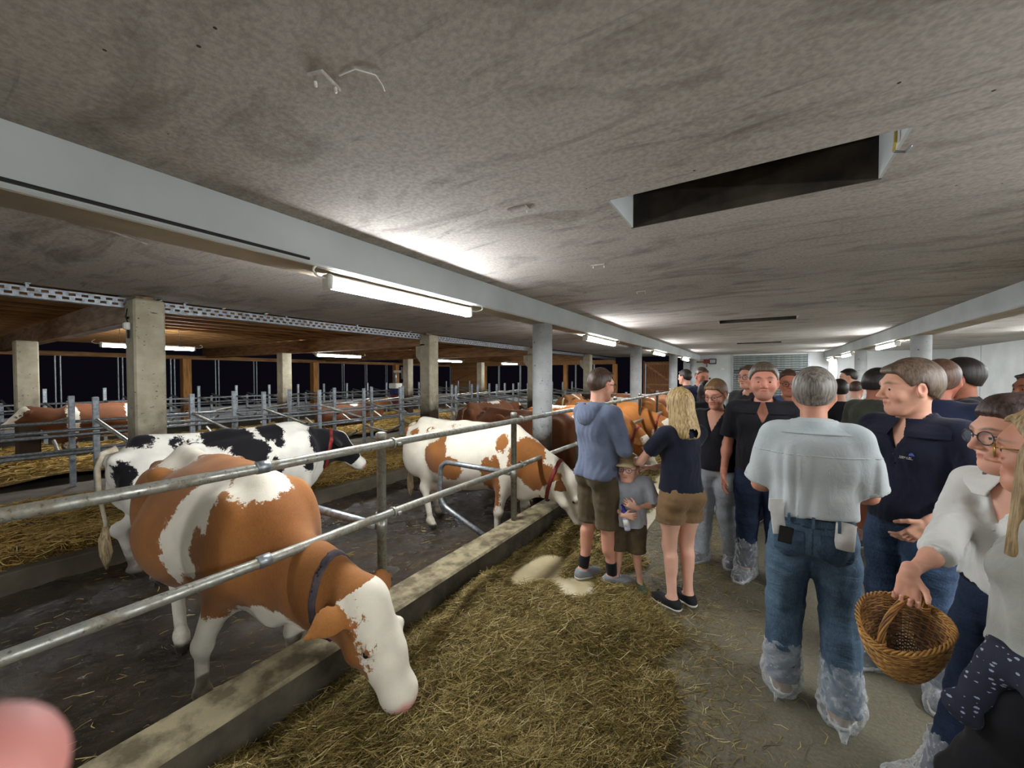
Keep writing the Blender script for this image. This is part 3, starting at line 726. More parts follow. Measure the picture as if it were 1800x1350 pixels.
cow((-3.0, 10.4, ZC), R90+.1, 'light red cow beyond the second round pillar', M_ORG, [((0, -.2, 1.35), (.2, .4, .12), 1)], -1, (0, 1.2, .82), (0, 1.44, .40), face=face_white, res=.032, collar=None)
cow((-3.0, 12.4, ZC), R90, 'brown cow farther along the feed fence near the third round pillar', M_BRN, [((.3, .1, 1.2), (.2, .3, .2), 1)], -1, (0, 1.2, .82), (0, 1.44, .40), face=face_white, res=.035, collar=None)
cow((-2.55, 15.9, ZC), R90, 'brown haltered cow raising its head over the aisle near the upright bars', M_BRN, [], -1, (0, 1.35, 1.50), (-.1, 1.72, 1.18), neck0=(0, .8, 1.2), face=face_white, res=.03, collar=M_COLRED)
cow((-5.2, 7.3, ZC), .1, 'brown cow standing in the alley behind the second row of backs', M_BRN, [((0, .1, 1.38), (.12, .3, .06), 1)], -1, (.1, 1.2, 1.2), (.15, 1.5, .85), face=face_white, res=.032, collar=None)
cow((-5.0, 11.4, ZC), .2, 'chestnut cow in the alley far behind the feed fence', M_RED, [((0, .1, 1.2), (.4, .2, .3), 1)], -1, (0, 1.25, 1.25), (.1, 1.55, .95), face=face_white, res=.032, collar=None)
cow((-11.9, 2.45, -.05), PI+.12, 'brown and white cow standing in the cubicles behind the leftmost pillar', M_BRN, [((-.3, .62, 1.1), (.25, .10, .5), 1), ((0, -.45, 1.0), (.5, .22, .36), 1), ((0, -.2, .45), (.4, .9, .2), 1)], -1, (0, 1.25, 1.28), (.1, 1.58, 1.0), face=face_white, res=.03, collar=None, scale=.86)
cow((-11.75, 8.1, -.05), .15, 'dark red cow lying in the cubicles right of the middle pillar', M_BRN, [((0, .4, 1.0), (.2, .2, .3), 1)], -1, (0, 1.15, 1.42), (.12, 1.48, 1.22), neck0=(0, .75, 1.15), lying=True, res=.035, face=face_white, collar=None, scale=.95)
cow((-12.75, 9.5, -.05), -.15, 'red cow lying in the straw under the cow brush', M_RED, [((0, -.3, 1.2), (.3, .3, .3), 1)], -1, (0, 1.15, 1.42), (-.12, 1.48, 1.22), neck0=(0, .75, 1.15), lying=True, res=.035, face=face_white, collar=None, scale=.95)
# ================================================================ FEED FENCE
XF = -2.14
ff = empty('feed_fence', (XF, 0, .25), 0, 'long two-rail steel pipe feed fence standing on the concrete curb beside the hay', 'fence')
post0 = None; PY = [.07+1.68*i for i in range(-1, 12)]
for y in PY:
    if post0 is None:
        post0 = MB().lathe([(.030, -.02), (.030, 1.08), (.034, 1.08), (.034, 1.115), (.02, 1.122)], (0, 0, 0), 14).build('post', M_PIPE, ff, True); post0.location = (0, y, 0)
    else: dup(post0, ff, (0, y, 0))
for z, r in ((1.045, .026), (.575, .026)):
    pts = [(.058, -3.5+.5*i, z+.004*math.sin(i*1.3)) for i in range(46)]
    rl = MB().tube(pts, r, 12).build('rail', M_PIPE, ff, True)
    for yc in (.98, 4.0, 7.4, 10.8, 14.2): MB().lathe([(r+.001, -.03), (r+.006, -.028), (r+.006, .028), (r+.001, .03)], (.058, yc, z), 12, (0, 1, 0)).build('coupling', M_GALV, rl, True)
cl = None
for y in PY:
    for z in (1.045, .575):
        if cl is None:
            c = MB(); n = 12
            ring = [(.058+.034*math.cos(2*PI*i/n), .018*math.sin(4*PI*i/n)*.0+.0, .034*math.sin(2*PI*i/n)) for i in range(n)]
            c.tube([(p[0], .045, p[2]) for p in ring], .006, 6, closed=True)
            c.tube([(.036*math.cos(2*PI*i/n), .036*math.sin(2*PI*i/n), 0) for i in range(n)], .006, 6, closed=True)
            c.tube([(.035, .02, 0), (.04, .05, .012), (.05, .07, .03)], .006, 6).tube([(.03, .03, -.012), (.085, .075, -.01)], .007, 6).box(.08, .10, .06, .09, -.018, .004)
            cl = c.build('clamp', M_PIPE, ff, True); cl.location = (0, y, z)
        else: dup(cl, ff, (0, y, z))
# bent divider loops bolted to the fence posts, alley side
dv = None
for i in (2, 3, 5, 7):
    y = PY[i]
    lb = {2: 'bent steel divider loop on the first fence post, behind the nearest cow', 3: 'bent steel divider loop on the second fence post, in front of the white-backed cow',
          5: 'bent steel divider loop past the hooded man', 7: 'bent steel divider loop far along the feed fence'}[i]
    if dv is None:
        dv = empty('divider_loop', (XF, y, 0), 0, lb, 'divider', 'divider loops along the feed fence')
        pts = bend([(-.03, -.02, .74), (-.90, -.12, .78), (-.92, -.12, .30), (-.10, .02, -.12)], .13, 6)
        MB().tube(pts, .028, 12).build('tube', M_GALV, dv, True); MB().lathe([(.036, -.05), (.036, .05)], (0, 0, .74), 12).build('sleeve', M_PIPE, dv, True)
    else: dup_tree(dv, (XF, y, 0), None, lb)
# ================================================================ CUBICLE ROWS
def stall_row(x, ys, zt, label, side, rails, res=8):
    r = empty('cubicle_row', (x, 0, -.05), 0, label, 'stall rack', 'rows of cubicle rails')
    mb = MB(); n = 0
    p = MB().box(-.028, .028, -.035, .035, 0, zt+.05, .004)
    for z in (.25, .5, .75, 1.0, 1.2):
        if z < zt: p.box(-.030, .030, -.006, .006, z, z+.012)
    p0 = p.build('post', M_GALVB, r); p0.location.y = ys[0]
    for y in ys[1:]: dup(p0, r, (0, y, 0))
    for dx, z in rails: MB().tube([(dx, ys[0]-3.2, z+.05), (dx, (ys[0]+ys[-1])/2, z+.04), (dx, ys[-1]+.6, z+.05)], .024, res).build('rail', M_GALV, r, True)
    s = side
    d0 = MB().pipe(bend([(s*.05, 0, 1.12), (s*1.55, 0, .92)], .1), .028, n=res).build('divider_tube', M_PIPE, r, True); d0.location.y = ys[0]
    d1 = MB().pipe(bend([(s*.05, 0, .52), (s*.9, 0, .42), (s*1.35, 0, .62)], .15), .028, n=res).build('divider_tube', M_PIPE, r, True); d1.location.y = ys[0]
    for y in ys[1:]: dup(d0, r, (0, y, 0)); dup(d1, r, (0, y, 0))
    return r
stall_row(-8.56, [.47+1.2*i for i in range(17)], 1.42, 'nearest row of galvanised cubicle posts and dividers on the straw platform', 1, [(.05, .95), (.05, .88), (-.04, .60)])
stall_row(-9.40, [1.56+1.16*i for i in range(16)], 1.42, 'second row of galvanised cubicle posts close behind the nearest row', -1, [(-.05, 1.0), (.04, .55)])
stall_row(-14.8, [-1.1+1.04*i for i in range(20)], 1.42, 'farthest row of cubicle posts in front of the dark open side', 1, [(.04, 1.05), (.04, .92), (-.04, .5)], 6)
stall_row(-17.3, [.4+1.2*i for i in range(16)], 1.0, 'low row of cubicle posts along the white parapet', 1, [(.04, .95), (.04, .7)], 6)
# cross rails at the far end of the alley
g = empty('alley_gate', (-4.3, 13.6, ZC), 0, 'white pipe gate closing the alley at the far end of the stalls', 'gate')
for z in (.35, .6, .85, 1.1, 1.35): MB().tube([(-1.9, 0, z), (1.55, 0, z)], .022, 8).build('rail', M_GALVB, g, True)
for x in (-1.9, -.75, .4, 1.55): MB().box(x-.03, x+.03, -.03, .03, .0, 1.42).build('post', M_GALVB, g)
g = empty('headlock_barrier', (-1.75, 14.3, 0), 0, 'cluster of upright white bars with black knobs beside the haltered brown cow', 'barrier')
for i in range(6): 
    b = MB().tube([(0, 0, .1), (0, 0, 1.62)], .022, 8).build('bar', M_GALVB, g, True); b.location = (.075*i, 0, 0)
    k = MB().ball((0, 0, 1.65), .035, 8, 6).build('knob', M_CABLE, b, True)
MB().tube([(-.05, 0, 1.5), (.45, 0, 1.5)], .02, 8).build('rail', M_GALV, g, True); MB().tube([(-.05, 0, .2), (.45, 0, .2)], .02, 8).build('rail', M_GALV, g, True)
MB().tube([(.4, 0, 1.55), (.8, .2, .9), (.8, .2, 0)], .02, 8).build('strut', M_GALV, g, True)
# rotating cow brush
br = empty('cow_brush', (-12.3, 11.5, 0), 0, 'blue and red rotating cow brush hanging from a white arm on a concrete pillar', 'brush')
br.location = (-13.0, 11.4, 0)
M_BLUEB = mat('blue_bristles', '#23315e', '#141d3c', .8, scale=60, bump=.8, bscale=150); M_REDB = mat('red_bristles', '#7c2a24', '#4a1512', .8, scale=60, bump=.8, bscale=150)
MB().box(-.06, .50, -.05, .05, 1.86, 1.96, .01).build('arm', M_PLAST, br); MB().box(.48, .545, -.13, .13, 1.6, 2.1).build('wall_bracket', M_GALV, br)
MB().tube([(0, 0, 1.9), (0, 0, 1.45)], .05, 10).build('motor', M_GALV, br, True); MB().box(-.22, .22, -.18, .18, 1.2, 1.42, .02).build('gear_box', M_PLAST, br)
def bristles(prof, name, m):
    V = []; F = []; n = 40
    for i, (r, z) in enumerate(prof):
        for k in range(n):
            q = r*(1 if k % 2 else .88); V.append((q*math.cos(2*PI*k/n), q*math.sin(2*PI*k/n), z))
    for i in range(len(prof)-1):
        for k in range(n): l = (k+1) % n; F.append((i*n+k, i*n+l, (i+1)*n+l, (i+1)*n+k))
    F.append(tuple(range(n))[::-1]); F.append(tuple((len(prof)-1)*n+k for k in range(n)))
    return mesh_obj(name, V, F, m, br, False)
bristles([(.19, .94), (.235, .98), (.235, 1.18), (.2, 1.2)], 'blue_bristle_ring', M_BLUEB); bristles([(.12, .5), (.16, .55), (.20, .93), (.19, .94)], 'red_bristle_ring', M_REDB)
# ================================================================ SMALL FITTINGS
j = empty('junction_box', (-6.5, 1.72, 0), 0, 'small square white junction box near the top of the big concrete pillar', 'junction box')
MB().box(.0, .075, -.205, -.15, 2.30, 2.39, .01).build('box', M_PLAST, j); MB().box(.008, .067, -.212, -.20, 2.308, 2.382, .004).build('lid', M_PLAST, j)
MB().tube([(.037, -.17, 2.30), (.037, -.17, 2.20)], .012, 8).build('cable_gland', M_DARKM, j, True); MB().tube([(.03, -.17, 2.39), (.0, -.18, 2.45), (.02, -.17, 2.56)], .008, 6).build('cable', M_CABLE, j, True)
def swallow(x, y, z, rz, label):
    s = empty('swallow', (x, y, z), rz, label, 'bird', 'swallows perched on the cable tray')
    def fb(P): return smin(ell(P, (0, 0, .042), (.021, .045, .026), rotm(0, -.5)), ell(P, (0, .034, .068), (.016, .018, .016)), .02)
    V, F = nets(fb, (-.05, -.08, -.01), (.05, .08, .11), .004)
    wht = np.clip((V[:, 1]*.8+.045-V[:, 2])/.01+.5, 0, 1)
    k = MC.get('swallow_plumage')
    if not k:
        kk = NT('swallow_plumage'); kk.color(kk.mix(kk.attr('belly'), srgb('#1b1d2a'), srgb('#e3dccd'))); kk.set(Roughness=.5); MC['swallow_plumage'] = k = kk.m
    mesh_obj('body', V, F, k, s, attrs={'belly': wht})
    for w in (-1, 1): mesh_obj('wing', [(w*.02, .03, .055), (w*.027, -.01, .05), (w*.016, -.085, .03), (w*.008, -.03, .062), (w*.016, .03, .048), (w*.022, -.01, .042)], [(0, 1, 2, 3), (4, 5, 2, 3), (0, 1, 5, 4)], M_CABLE, s)
    MB().tube([(0, .048, .068), (0, .062, .065)], [.005, .001], 6).build('beak', M_CABLE, s, True); 
    for w in (-1, 1): MB().tube([(0, -.04, .03), (w*.012, -.11, .005)], [.006, .002], 5).build('tail_feather', M_CABLE, s, True)
    return s
swallow(-6.602, 2.62, 2.70, -1.3, 'small swallow with white belly perched on the tray right of the concrete pillar')
swallow(-6.602, 3.20, 2.70, -.6, 'second swallow farther right on the cable tray, dark back turned')
swallow(-6.602, 1.9, 2.70, .9, 'dark swallow sitting directly above the concrete pillar on the tray')
# ceiling fittings and the wood hanger plate
def plate(x, y, sx, sy, rz, label, pegs=True):
    p = empty('ceiling_plate', (x, y, CEIL), rz, label, 'ceiling plate', 'small plates and pegs on the ceiling')
    MB().box(-sx, sx, -sy, sy, -.012, .002, .003).build('plate', M_CEIL, p)
    for a in ((-sx*.75, -sy*.4), (sx*.75, sy*.5)): MB().tube([(a[0], a[1], 0), (a[0]+.004, a[1], -.028)], .005, 6).build('peg', M_PLAST, p, True)
    return p
plate(-1.235, .79, .030, .045, .3, 'square whitewashed plate with two white pegs, nearest on the ceiling')
plate(-1.21, 1.99, .06, .03, .1, 'narrow plate with two pegs in the middle of the ceiling')
plate(-1.22, 3.37, .06, .03, .1, 'small double-peg plate beyond the middle of the ceiling')
plate(-1.18, 4.69, .06, .03, .1, 'double-peg plate before the second hatch')
t = MB().tube([(-1.17, .80, 2.727), (-1.10, .81, 2.726), (-1.065, .86, 2.724), (-1.08, .90, 2.722), (-1.10, .925, 2.726)], .002, 6).build('wire_stub', M_PLAST, None, True); tag(t, 'short bent whitewashed wire lying against the near ceiling', 'wire')
t = MB().tube([(-3.4, .55, 2.722), (-3.6, .75, 2.70), (-3.72, 1.0, 2.69)], .006, 6).build('wire_stub', M_PIPE, None, True); tag(t, 'rusty bent wire sticking from the ceiling left of the beam', 'wire')
h = empty('hatch_hook', (.49, 2.25, CEIL), 0, 'yellowish rope and hook at the right end of the near hatch', 'hook')
MB().tube([(-.015, .03, .2), (-.017, .03, .0), (-.02, .04, -.03)], .006, 6).build('rope', mat('yellow_rope', '#b8a34a', None, .8), h, True); MB().tube([(-.02, .04, -.03), (.02, .06, -.035), (.03, .02, -.03)], .005, 6).build('hook', M_GALV, h, True)
# wall fittings
for i, (x, y, z, s, lab, nm) in enumerate(((-1.9, YF-.06, 2.42, .16, 'small dark fly-screen box high on the white back wall', 'wall_box'), (-1.5, YF-.05, 2.05, .08, 'white light switch beside the roller door', 'light_switch'))):
    e = empty(nm, (x, y, z), 0, lab, 'wall box'); MB().box(-s, s, 0, .06, -s*.8, s*.8, .01).build('housing', M_DARKM if i == 0 else M_PLAST, e); MB().box(-s*.7, s*.7, -.012, 0, -s*.5, s*.5, .004).build('cover', M_PLAST if i else M_GALV, e)
e = empty('wall_heater', (-2.55, YF-.02, 2.40), 0, 'rusty pipe bracket on the back wall left of the door', 'pipe'); MB().tube(bend([(-.5, -.05, 0), (.4, -.05, 0), (.4, -.05, -.25)], .08), .03, 8).build('pipe', M_TIMBER, e, True); MB().box(.28, .5, -.12, .02, -.08, .12, .01).build('valve', M_COLRED, e)
e = empty('floodlight', (XR-.06, 12.2, 2.25), 0, 'small dark wall bracket high on the white right wall', 'bracket'); MB().box(-.12, .06, -.12, .12, -.08, .08, .01).build('housing', M_DARKM, e); MB().box(-.3, -.12, -.015, .015, -.02, .02).build('arm', M_GALV, e)
# ================================================================ HAY AND STRAW
def m_hay(name, cols, bump=True):
    k = NT(name); r = k.n('ShaderNodeValToRGB'); k.l(k.attr('tone'), r.inputs[0]); e = r.color_ramp.elements
    for i, c in enumerate(cols):
        p = i/(len(cols)-1)
        if i == 0: e[0].position = 0; e[0].color = srgb(c)
        elif i == len(cols)-1: e[-1].position = 1; e[-1].color = srgb(c)
        else: q = e.new(p); q.color = srgb(c)
    k.color(r.outputs[0]); k.set(Roughness=.65, **{'Specular IOR Level': .25}); return k.m
M_HAY = m_hay('hay_blades', ['#241d0e', '#544620', '#7d6a34', '#a4905a', '#dccf9c'])
M_STRAW = m_hay('straw_blades', ['#5a4522', '#927236', '#b3924a', '#cdb06a', '#e2cd94'])
def m_litter(name, a, b, c):
    k = NT(name); v = k.coord('Object'); x = k.ramp(k.noise(v, 6, 5, .7), .3, .7, srgb(a), srgb(b)); x = k.mix(k.ramp(k.noise(v, 70, 3, .7), .45, .65), x, srgb(c)); k.color(x); k.set(Roughness=.85, **{'Specular IOR Level': .15})
    n1 = k.bump(k.noise(v, 18, 6, .8), .9, .05); k.bump(k.noise(v, 110, 3, .7), .8, .01, n1); return k.m
M_HAYB = m_litter('hay_base', '#1d190c', '#453d20', '#5f552e'); M_STRB = m_litter('straw_base', '#3a2b18', '#6b5229', '#94763c')
def strands(name, n, samp, zf, L, wid, m, label, cat, seed=0, tilt=.35, lift=.012):
    r = np.random.RandomState(seed); x, y = samp(r, n); n = len(x); P2 = np.stack([x, y], 1); z = zf(x, y)
    th = r.uniform(0, 2*PI, n); th = np.where(r.rand(n) < .35, .9+r.normal(size=n)*.35, th); l = r.uniform(L[0], L[1], n)*r.uniform(.5, 1, n); tl = r.normal(size=n)*tilt
    d = np.stack([np.cos(th)*np.cos(tl), np.sin(th)*np.cos(tl), np.abs(np.sin(tl))*.8], 1); c = np.stack([x, y, z+np.abs(r.normal(size=n))*lift], 1)
    sag = r.normal(size=n)*.12; s = np.stack([-np.sin(th), np.cos(th), np.zeros(n)], 1); w = (wid[0]+(wid[1]-wid[0])*r.rand(n))[:, None]/2
    tw = r.normal(size=(n, 1)); sv = s*np.cos(tw)+np.array([0, 0, 1.])*np.sin(tw)
    pts = []
    for t in (-.5, 0, .5):
        p = c+d*(l*t)[:, None]+s*(sag*l*(1-4*t*t))[:, None]; p[:, 2] += .3*np.abs(sag)*l*(1-4*t*t)
        zz = zf(p[:, 0], p[:, 1])+.002; p[:, 2] = np.maximum(p[:, 2], zz); pts += [p-sv*w*(1 if t == 0 else .6), p+sv*w*(1 if t == 0 else .6)]
    V = np.stack(pts, 1).reshape(-1, 3); b = (np.arange(n)*6)[:, None]; F = np.concatenate([b+np.array([0, 1, 3, 2]), b+np.array([2, 3, 5, 4])])
    tone = np.repeat(np.clip(r.beta(2.2, 2.2, n), 0, 1), 6)
    o = mesh_obj(name, V, F, m, None, True, attrs={'tone': tone}); o['kind'] = 'stuff'; o['label'] = label; o['category'] = cat; return o
def hay_h(x, y):
    P = np.stack([x, y], 1)
    edge = -.30-.10*np.maximum(y-1.9, 0)-.28*np.clip(y-2.6, 0, 1.6)-.14*np.clip(y-4.2, 0, 3)*.5+.10*N3(P, 2.1)
    edge = np.where(y < 1.9, -.26+.10*N3(P, 2.1)*.6, edge)+.07*N2(P, 9)+.05*N1(P, 21); edge = np.maximum(edge, -1.35+.08*N1(P, 3))
    a = np.clip((edge-x)/.55, 0, 1); b = np.clip((x+1.97)/.34, 0, 1); hh = .085+.065*N1(P, 3.3)+.045*N2(P, 7.5)+.028*N3(P, 15)
    gap = np.clip(((x+1.62)**2/.05+(y-3.0)**2/.22)-.6, 0, 1)*np.clip(((x+1.25)**2/.03+(y-2.95)**2/.06)-.5, 0, 1)   # bare patches of the cream table
    hh = np.maximum(hh, .012)*np.clip(1.35-.07*np.maximum(y, 0), .35, 1.3)+.05*np.exp(-((x+1.15)**2/.12+(y-1.9)**2/.2))+.08*np.exp(-((x+1.75)**2/.06+(y-2.2)**2/.5))
    hh = hh*(1-.95*np.exp(-(((x+.95)/.48)**4+((y-3.05)/.60)**4)))*(1-.65*np.exp(-((x+1.40)**2+(y-1.32)**2)/.035))
    return (hh+.04)*(a**1.25)*(.22+.78*b)*gap-.03*(1-np.minimum(a, gap)**.5)
def hay_sheet(X, Y): return (hay_h(X.ravel(), Y.ravel())-.004).reshape(X.shape)
hb = sheet('hay', -1.955, .15, -1.6, 12.5, .022, hay_sheet, M_HAYB, kind='stuff'); hb['label'] = 'matted greenish hay bed heaped along the curb'; hb['category'] = 'hay'
def samp_hay(y0, y1, keep=.006):
    def s(r, n):
        m = n*3; x = r.uniform(-1.945, .1, m); y = r.uniform(y0, y1, m); h = hay_h(x, y); k = h > keep; return x[k][:n], y[k][:n]
    return s
strands('hay', 140000, samp_hay(.1, 3.6), lambda x, y: np.maximum(hay_h(x, y), .004), (.05, .20), (.0014, .0036), M_HAY, 'loose greenish hay heaped in front of the nearest cow', 'hay', 1)
strands('hay', 42000, samp_hay(3.4, 12), lambda x, y: np.maximum(hay_h(x, y), .004), (.08, .24), (.004, .008), M_HAY, 'loose hay farther along the curb under the cows', 'hay', 2)
def samp_thin(r, n):
    x = -.42+r.normal(size=n)*.30; y = r.uniform(.6, 6.5, n); x = x-.1*np.maximum(y-2, 0); return x, y
strands('hay', 17000, samp_thin, lambda x, y: np.maximum(hay_h(x, y), .003), (.03, .12), (.0018, .0035), M_HAY, 'thin scattering of hay wisps on the concrete aisle', 'hay', 3, .05, .001)
def straw_h(x, y):
    P = np.stack([x, y], 1); a = np.clip((-5.88-x)/.12, 0, 1); return -.05+.10*a+.04*N1(P, 2.2)*a+.02*N2(P, 6)*a-.03*(1-a)
sb = sheet('straw_bedding', -8.35, -5.86, -3.5, 16, .05, lambda X, Y: straw_h(X.ravel(), Y.ravel()).reshape(X.shape), M_STRB, kind='stuff'); sb['label'] = 'trampled straw bed on the near cubicle platform'; sb['category'] = 'straw'
sb = sheet('straw_bedding', -14.3, -9.8, -3.5, 18, .12, lambda X, Y: straw_h(X.ravel()*.0-7, Y.ravel()).reshape(X.shape)+.03*N3(xy(X, Y), 1.4).reshape(X.shape), M_STRB, kind='stuff'); sb['label'] = 'yellow straw bed between the far cubicle rows'; sb['category'] = 'straw'
strands('straw', 42000, lambda r, n: (r.uniform(-8.3, -5.9, n), r.uniform(-.5, 9, n)), straw_h, (.08, .26), (.004, .009), M_STRAW, 'loose yellow straw lying on the near cubicle platform', 'straw', 5)
strands('straw', 16000, lambda r, n: (r.uniform(-14.2, -9.8, n), r.uniform(1, 14, n)), lambda x, y: straw_h(x*0-7, y)+.03, (.15, .4), (.01, .02), M_STRAW, 'loose yellow straw between the far cubicle rows', 'straw', 6)
def samp_al(r, n):
    x = np.where(r.rand(n) < .35, -2.75+r.normal(size=n)*.3, r.uniform(-5.8, -2.24, n)); x = np.clip(x, -5.8, -2.24); return x, r.uniform(.2, 9, n)
strands('straw', 2600, samp_al, lambda x, y: ZC+.01+0*x, (.03, .12), (.002, .005), M_STRAW, 'scattered straw wisps on the wet alley floor', 'straw', 7, .1, .004)
# ================================================================ PEOPLE
def m_skin(name, tone='#c98f74', deep='#b2735a', beard='#4a382c'):
    if name in MC: return MC[name]
    k = NT(name); v = k.coord('Object'); c = k.ramp(k.noise(v, 8, 3), .1, .9, srgb(deep), srgb(tone))
    c = k.mix(k.attr('flush'), c, srgb('#b8604f')); c = k.mix(k.math('MULTIPLY', k.attr('stubble'), .55), c, srgb(beard)); c = k.mix(k.attr('lip'), c, srgb('#a2544c'))
    c = k.mix(k.math('MULTIPLY', k.attr('brow'), .85), c, srgb(beard))
    k.color(c); k.set(Roughness=.5, **{'Specular IOR Level': .35, 'Subsurface Weight': .08, 'Subsurface Scale': .01}); k.bump(k.noise(v, 220, 2), .12, .001); MC[name] = k.m; return k.m
def m_cloth(name, c, c2=None, weave=500, rough=.85, scale=5, bump=.25, sheen=.1, lo=.3, hi=.7):
    if name in MC: return MC[name]
    k = NT(name); v = k.coord('Object'); c = srgb(c); c2 = srgb(c2) if c2 else tuple(x*.82 for x in c[:3])+(1,)
    k.color(k.ramp(k.noise(v, scale, 4), lo, hi, c2, c)); k.set(Roughness=rough, **{'Specular IOR Level': .2, 'Sheen Weight': sheen})
    n1 = k.bump(k.noise(k.coord('Object', (1, 1, .6)), 16, 4, .6, .6), bump, .02); k.bump(k.noise(v, weave, 2), .3, .001, n1); MC[name] = k.m; return k.m
def m_denim(name, dark, light, knee=.55):
    if name in MC: return MC[name]
    k = NT(name); v = k.coord('Object'); n = k.ramp(k.noise(k.coord('Object', (1, 1, .45)), 5, 4, .6), .38, .72, srgb(dark), srgb(light))
    c = k.mix(.35, n, k.ramp(k.noise(k.coord('Object', (1, 1, .2)), 220, 3, .7), .35, .65, srgb(dark), srgb(light)))
    k.color(c); k.set(Roughness=.85, **{'Specular IOR Level': .2}); n1 = k.bump(k.noise(k.coord('Object', (.7, .7, 1.8)), 13, 3, .6, .8), .35, .02); k.bump(k.noise(v, 600, 2), .3, .001, n1); MC[name] = k.m; return k.m
def m_hair(name, c, c2, scale=90, stretch=(1, 1, .12)):
    if name in MC: return MC[name]
    k = NT(name); v = k.coord('Object', stretch); f = k.noise(v, scale, 3, .6, .3); k.color(k.ramp(f, .36, .64, srgb(c2), srgb(c))); k.set(Roughness=.45, **{'Specular IOR Level': .4})
    k.bump(k.noise(v, scale*1.6, 3, .7), .7, .004); MC[name] = k.m; return k.m
def m_film():
    k = NT('crinkled_clear_film'); v = k.coord('Object'); g = k.n('ShaderNodeBsdfTransparent'); g.inputs[0].default_value = (.93, .95, .96, 1)
    mx = k.n('ShaderNodeMixShader'); lw = k.n('ShaderNodeLayerWeight'); lw.inputs[0].default_value = .35
    f = k.math('ADD', k.math('MULTIPLY', lw.outputs['Facing'], .50), k.math('MULTIPLY', k.ramp(k.noise(v, 12, 3, .6, 1.5), 0.45, .75), .20)); f = k.math('ADD', f, .14, True)
    k.l(f, mx.inputs[0]); k.l(g.outputs[0], mx.inputs[1]); k.l(k.b.outputs[0], mx.inputs[2]); k.l(mx.outputs[0], k.out.inputs[0])
    k.color((.80, .82, .84, 1)); k.set(Roughness=.12, **{'Specular IOR Level': .9}); k.bump(k.noise(v, 15, 4, .6, 1.8), .9, .03); return k.m
M_FILM = m_film()
M_SCL = mat('eye_white', '#a89c92', None, .25, bump=0); M_IRIS = mat('dark_iris', '#241a14', None, .15, bump=0, spec=.7); M_GLFR = mat('dark_spectacle_frame', '#1d1a1c', None, .3, bump=0)
M_GOLD = mat('thin_gold_frame', '#b58d4a', None, .25, .8, bump=0); M_SOLE = mat('white_rubber_sole', '#d8d6d0', '#bcb9b1', .6, bump=.1); M_BLKSH = mat('black_knit_shoe', '#1b1a1d', '#101012', .8, bump=.3, bscale=300)
M_LENS = None
def head_sdf(Q, f=0., ears=True, fem=False, fine=True, fat=0.):
    d = ell(Q, (0, -.014, .030), (.076, .094, .090)); d = smin(d, cap(Q, (0, .028, .005), (0, .040, -.072), .060+fat*.006, .040+fat*.008), .04)
    d = smin(d, cap(Q, (0, .050, -.085), (0, .062, -.092), .024+(0 if fem else .003), .020), .03)
    for x in (-1, 1): d = smin(d, cap(Q, (x*(.054+fat*.006), -.004, -.035), (x*.022, .050, -.092), .022, .018), .03)
    if not fine: return smin(d, cap(Q, (0, .085, .0), (0, .104, -.026), .012, .015), .02)
    d = smin(d, cap(Q, (-.034, .074, .030), (.034, .074, .030), .013, .013), .02)
    for x in (-1, 1):
        d = smax(d, -ell(Q, (x*.033, .101, .006), (.020, .020, .014)), .016); d = smin(d, ell(Q, (x*.032, .069, .004), (.017, .015, .012)), .008); d = smin(d, ell(Q, (x*.041, .055, -.028), (.025, .028, .025)), .02)
        d = smin(d, ell(Q, (x*.0125, .094, -.031), (.0085, .011, .007)), .008)
    d = smin(d, cap(Q, (0, .084, .014), (0, .109, -.026), .0080, .0105), .012)
    d = smin(d, cap(Q, (-.016, .081, -.053), (.016, .081, -.053), .0065, .0065), .008); d = smin(d, cap(Q, (-.014, .080, -.064), (.014, .080, -.064), .0075, .0075), .008)
    d = smax(d, -cap(Q, (-.019, .0880, -.0600), (0, .0895, -.0583), .0024, .0026), .004); d = smax(d, -cap(Q, (.019, .0880, -.0600), (0, .0895, -.0583), .0024, .0026), .004)
    if ears:
        for x in (-1, 1):
            R = rotm(x*-.35, 0, 0); e = ell(Q, (x*.081, -.008, -.002), (.010, .022, .033), R); e = smax(e, -ell(Q, (x*.092, -.002, .004), (.009, .011, .018), R), .006); d = smin(d, e, .008)
    return d
def hair_cut(Q, line, side=.0):
    y = Q[:, 1]; zl = np.interp(y, [p[0] for p in line], [p[1] for p in line]).astype(f32); return (zl-Q[:, 2])*.6
HL = dict(short=[(-.12, -.055), (-.07, -.045), (-.03, -.022), (-.018, .025), (.0, .030), (.025, .012), (.04, .030), (.06, .070), (.10, .082)],
          bald=[(-.12, -.04), (-.06, -.03), (0, .0), (.01, .05), (.03, .2), (.1, .3)], long=[(-.12, -.3), (-.05, -.2), (.0, -.09), (.02, -.02), (.045, .05), (.07, .084), (.1, .095)],
          high=[(-.12, -.05), (-.07, -.04), (-.03, -.015), (-.018, .03), (.0, .034), (.02, .030), (.035, .060), (.055, .085), (.1, .10)])
def hair_sdf(Q, style, seed=0):
    w = wrinkle(seed+3, (1, 1, .5), 60)
    t = dict(short=.013, bald=.004, long=.014, high=.009, buzz=.006)[style]; top = dict(short=.015, bald=0, long=.012, high=.014, buzz=.002)[style]
    d = ell(Q, (0, -.016, .030+top*.4), (.077+t, .095+t*1.1, .090+t*.6+top*.6)); d = smin(d, cap(Q, (0, -.04, .0), (0, -.045, -.05), .062+t*.5, .050+t*.3), .03)
    if style in ('short', 'high') : d = smin(d, cap(Q, (-.035, .062, .088), (.035, .062, .088), .016, .016), .03)
    d = d+.0022*w(Q); return smax(d, hair_cut(Q, HL['high' if style == 'high' else 'bald' if style == 'bald' else 'long' if style == 'long' else 'short']), .006)
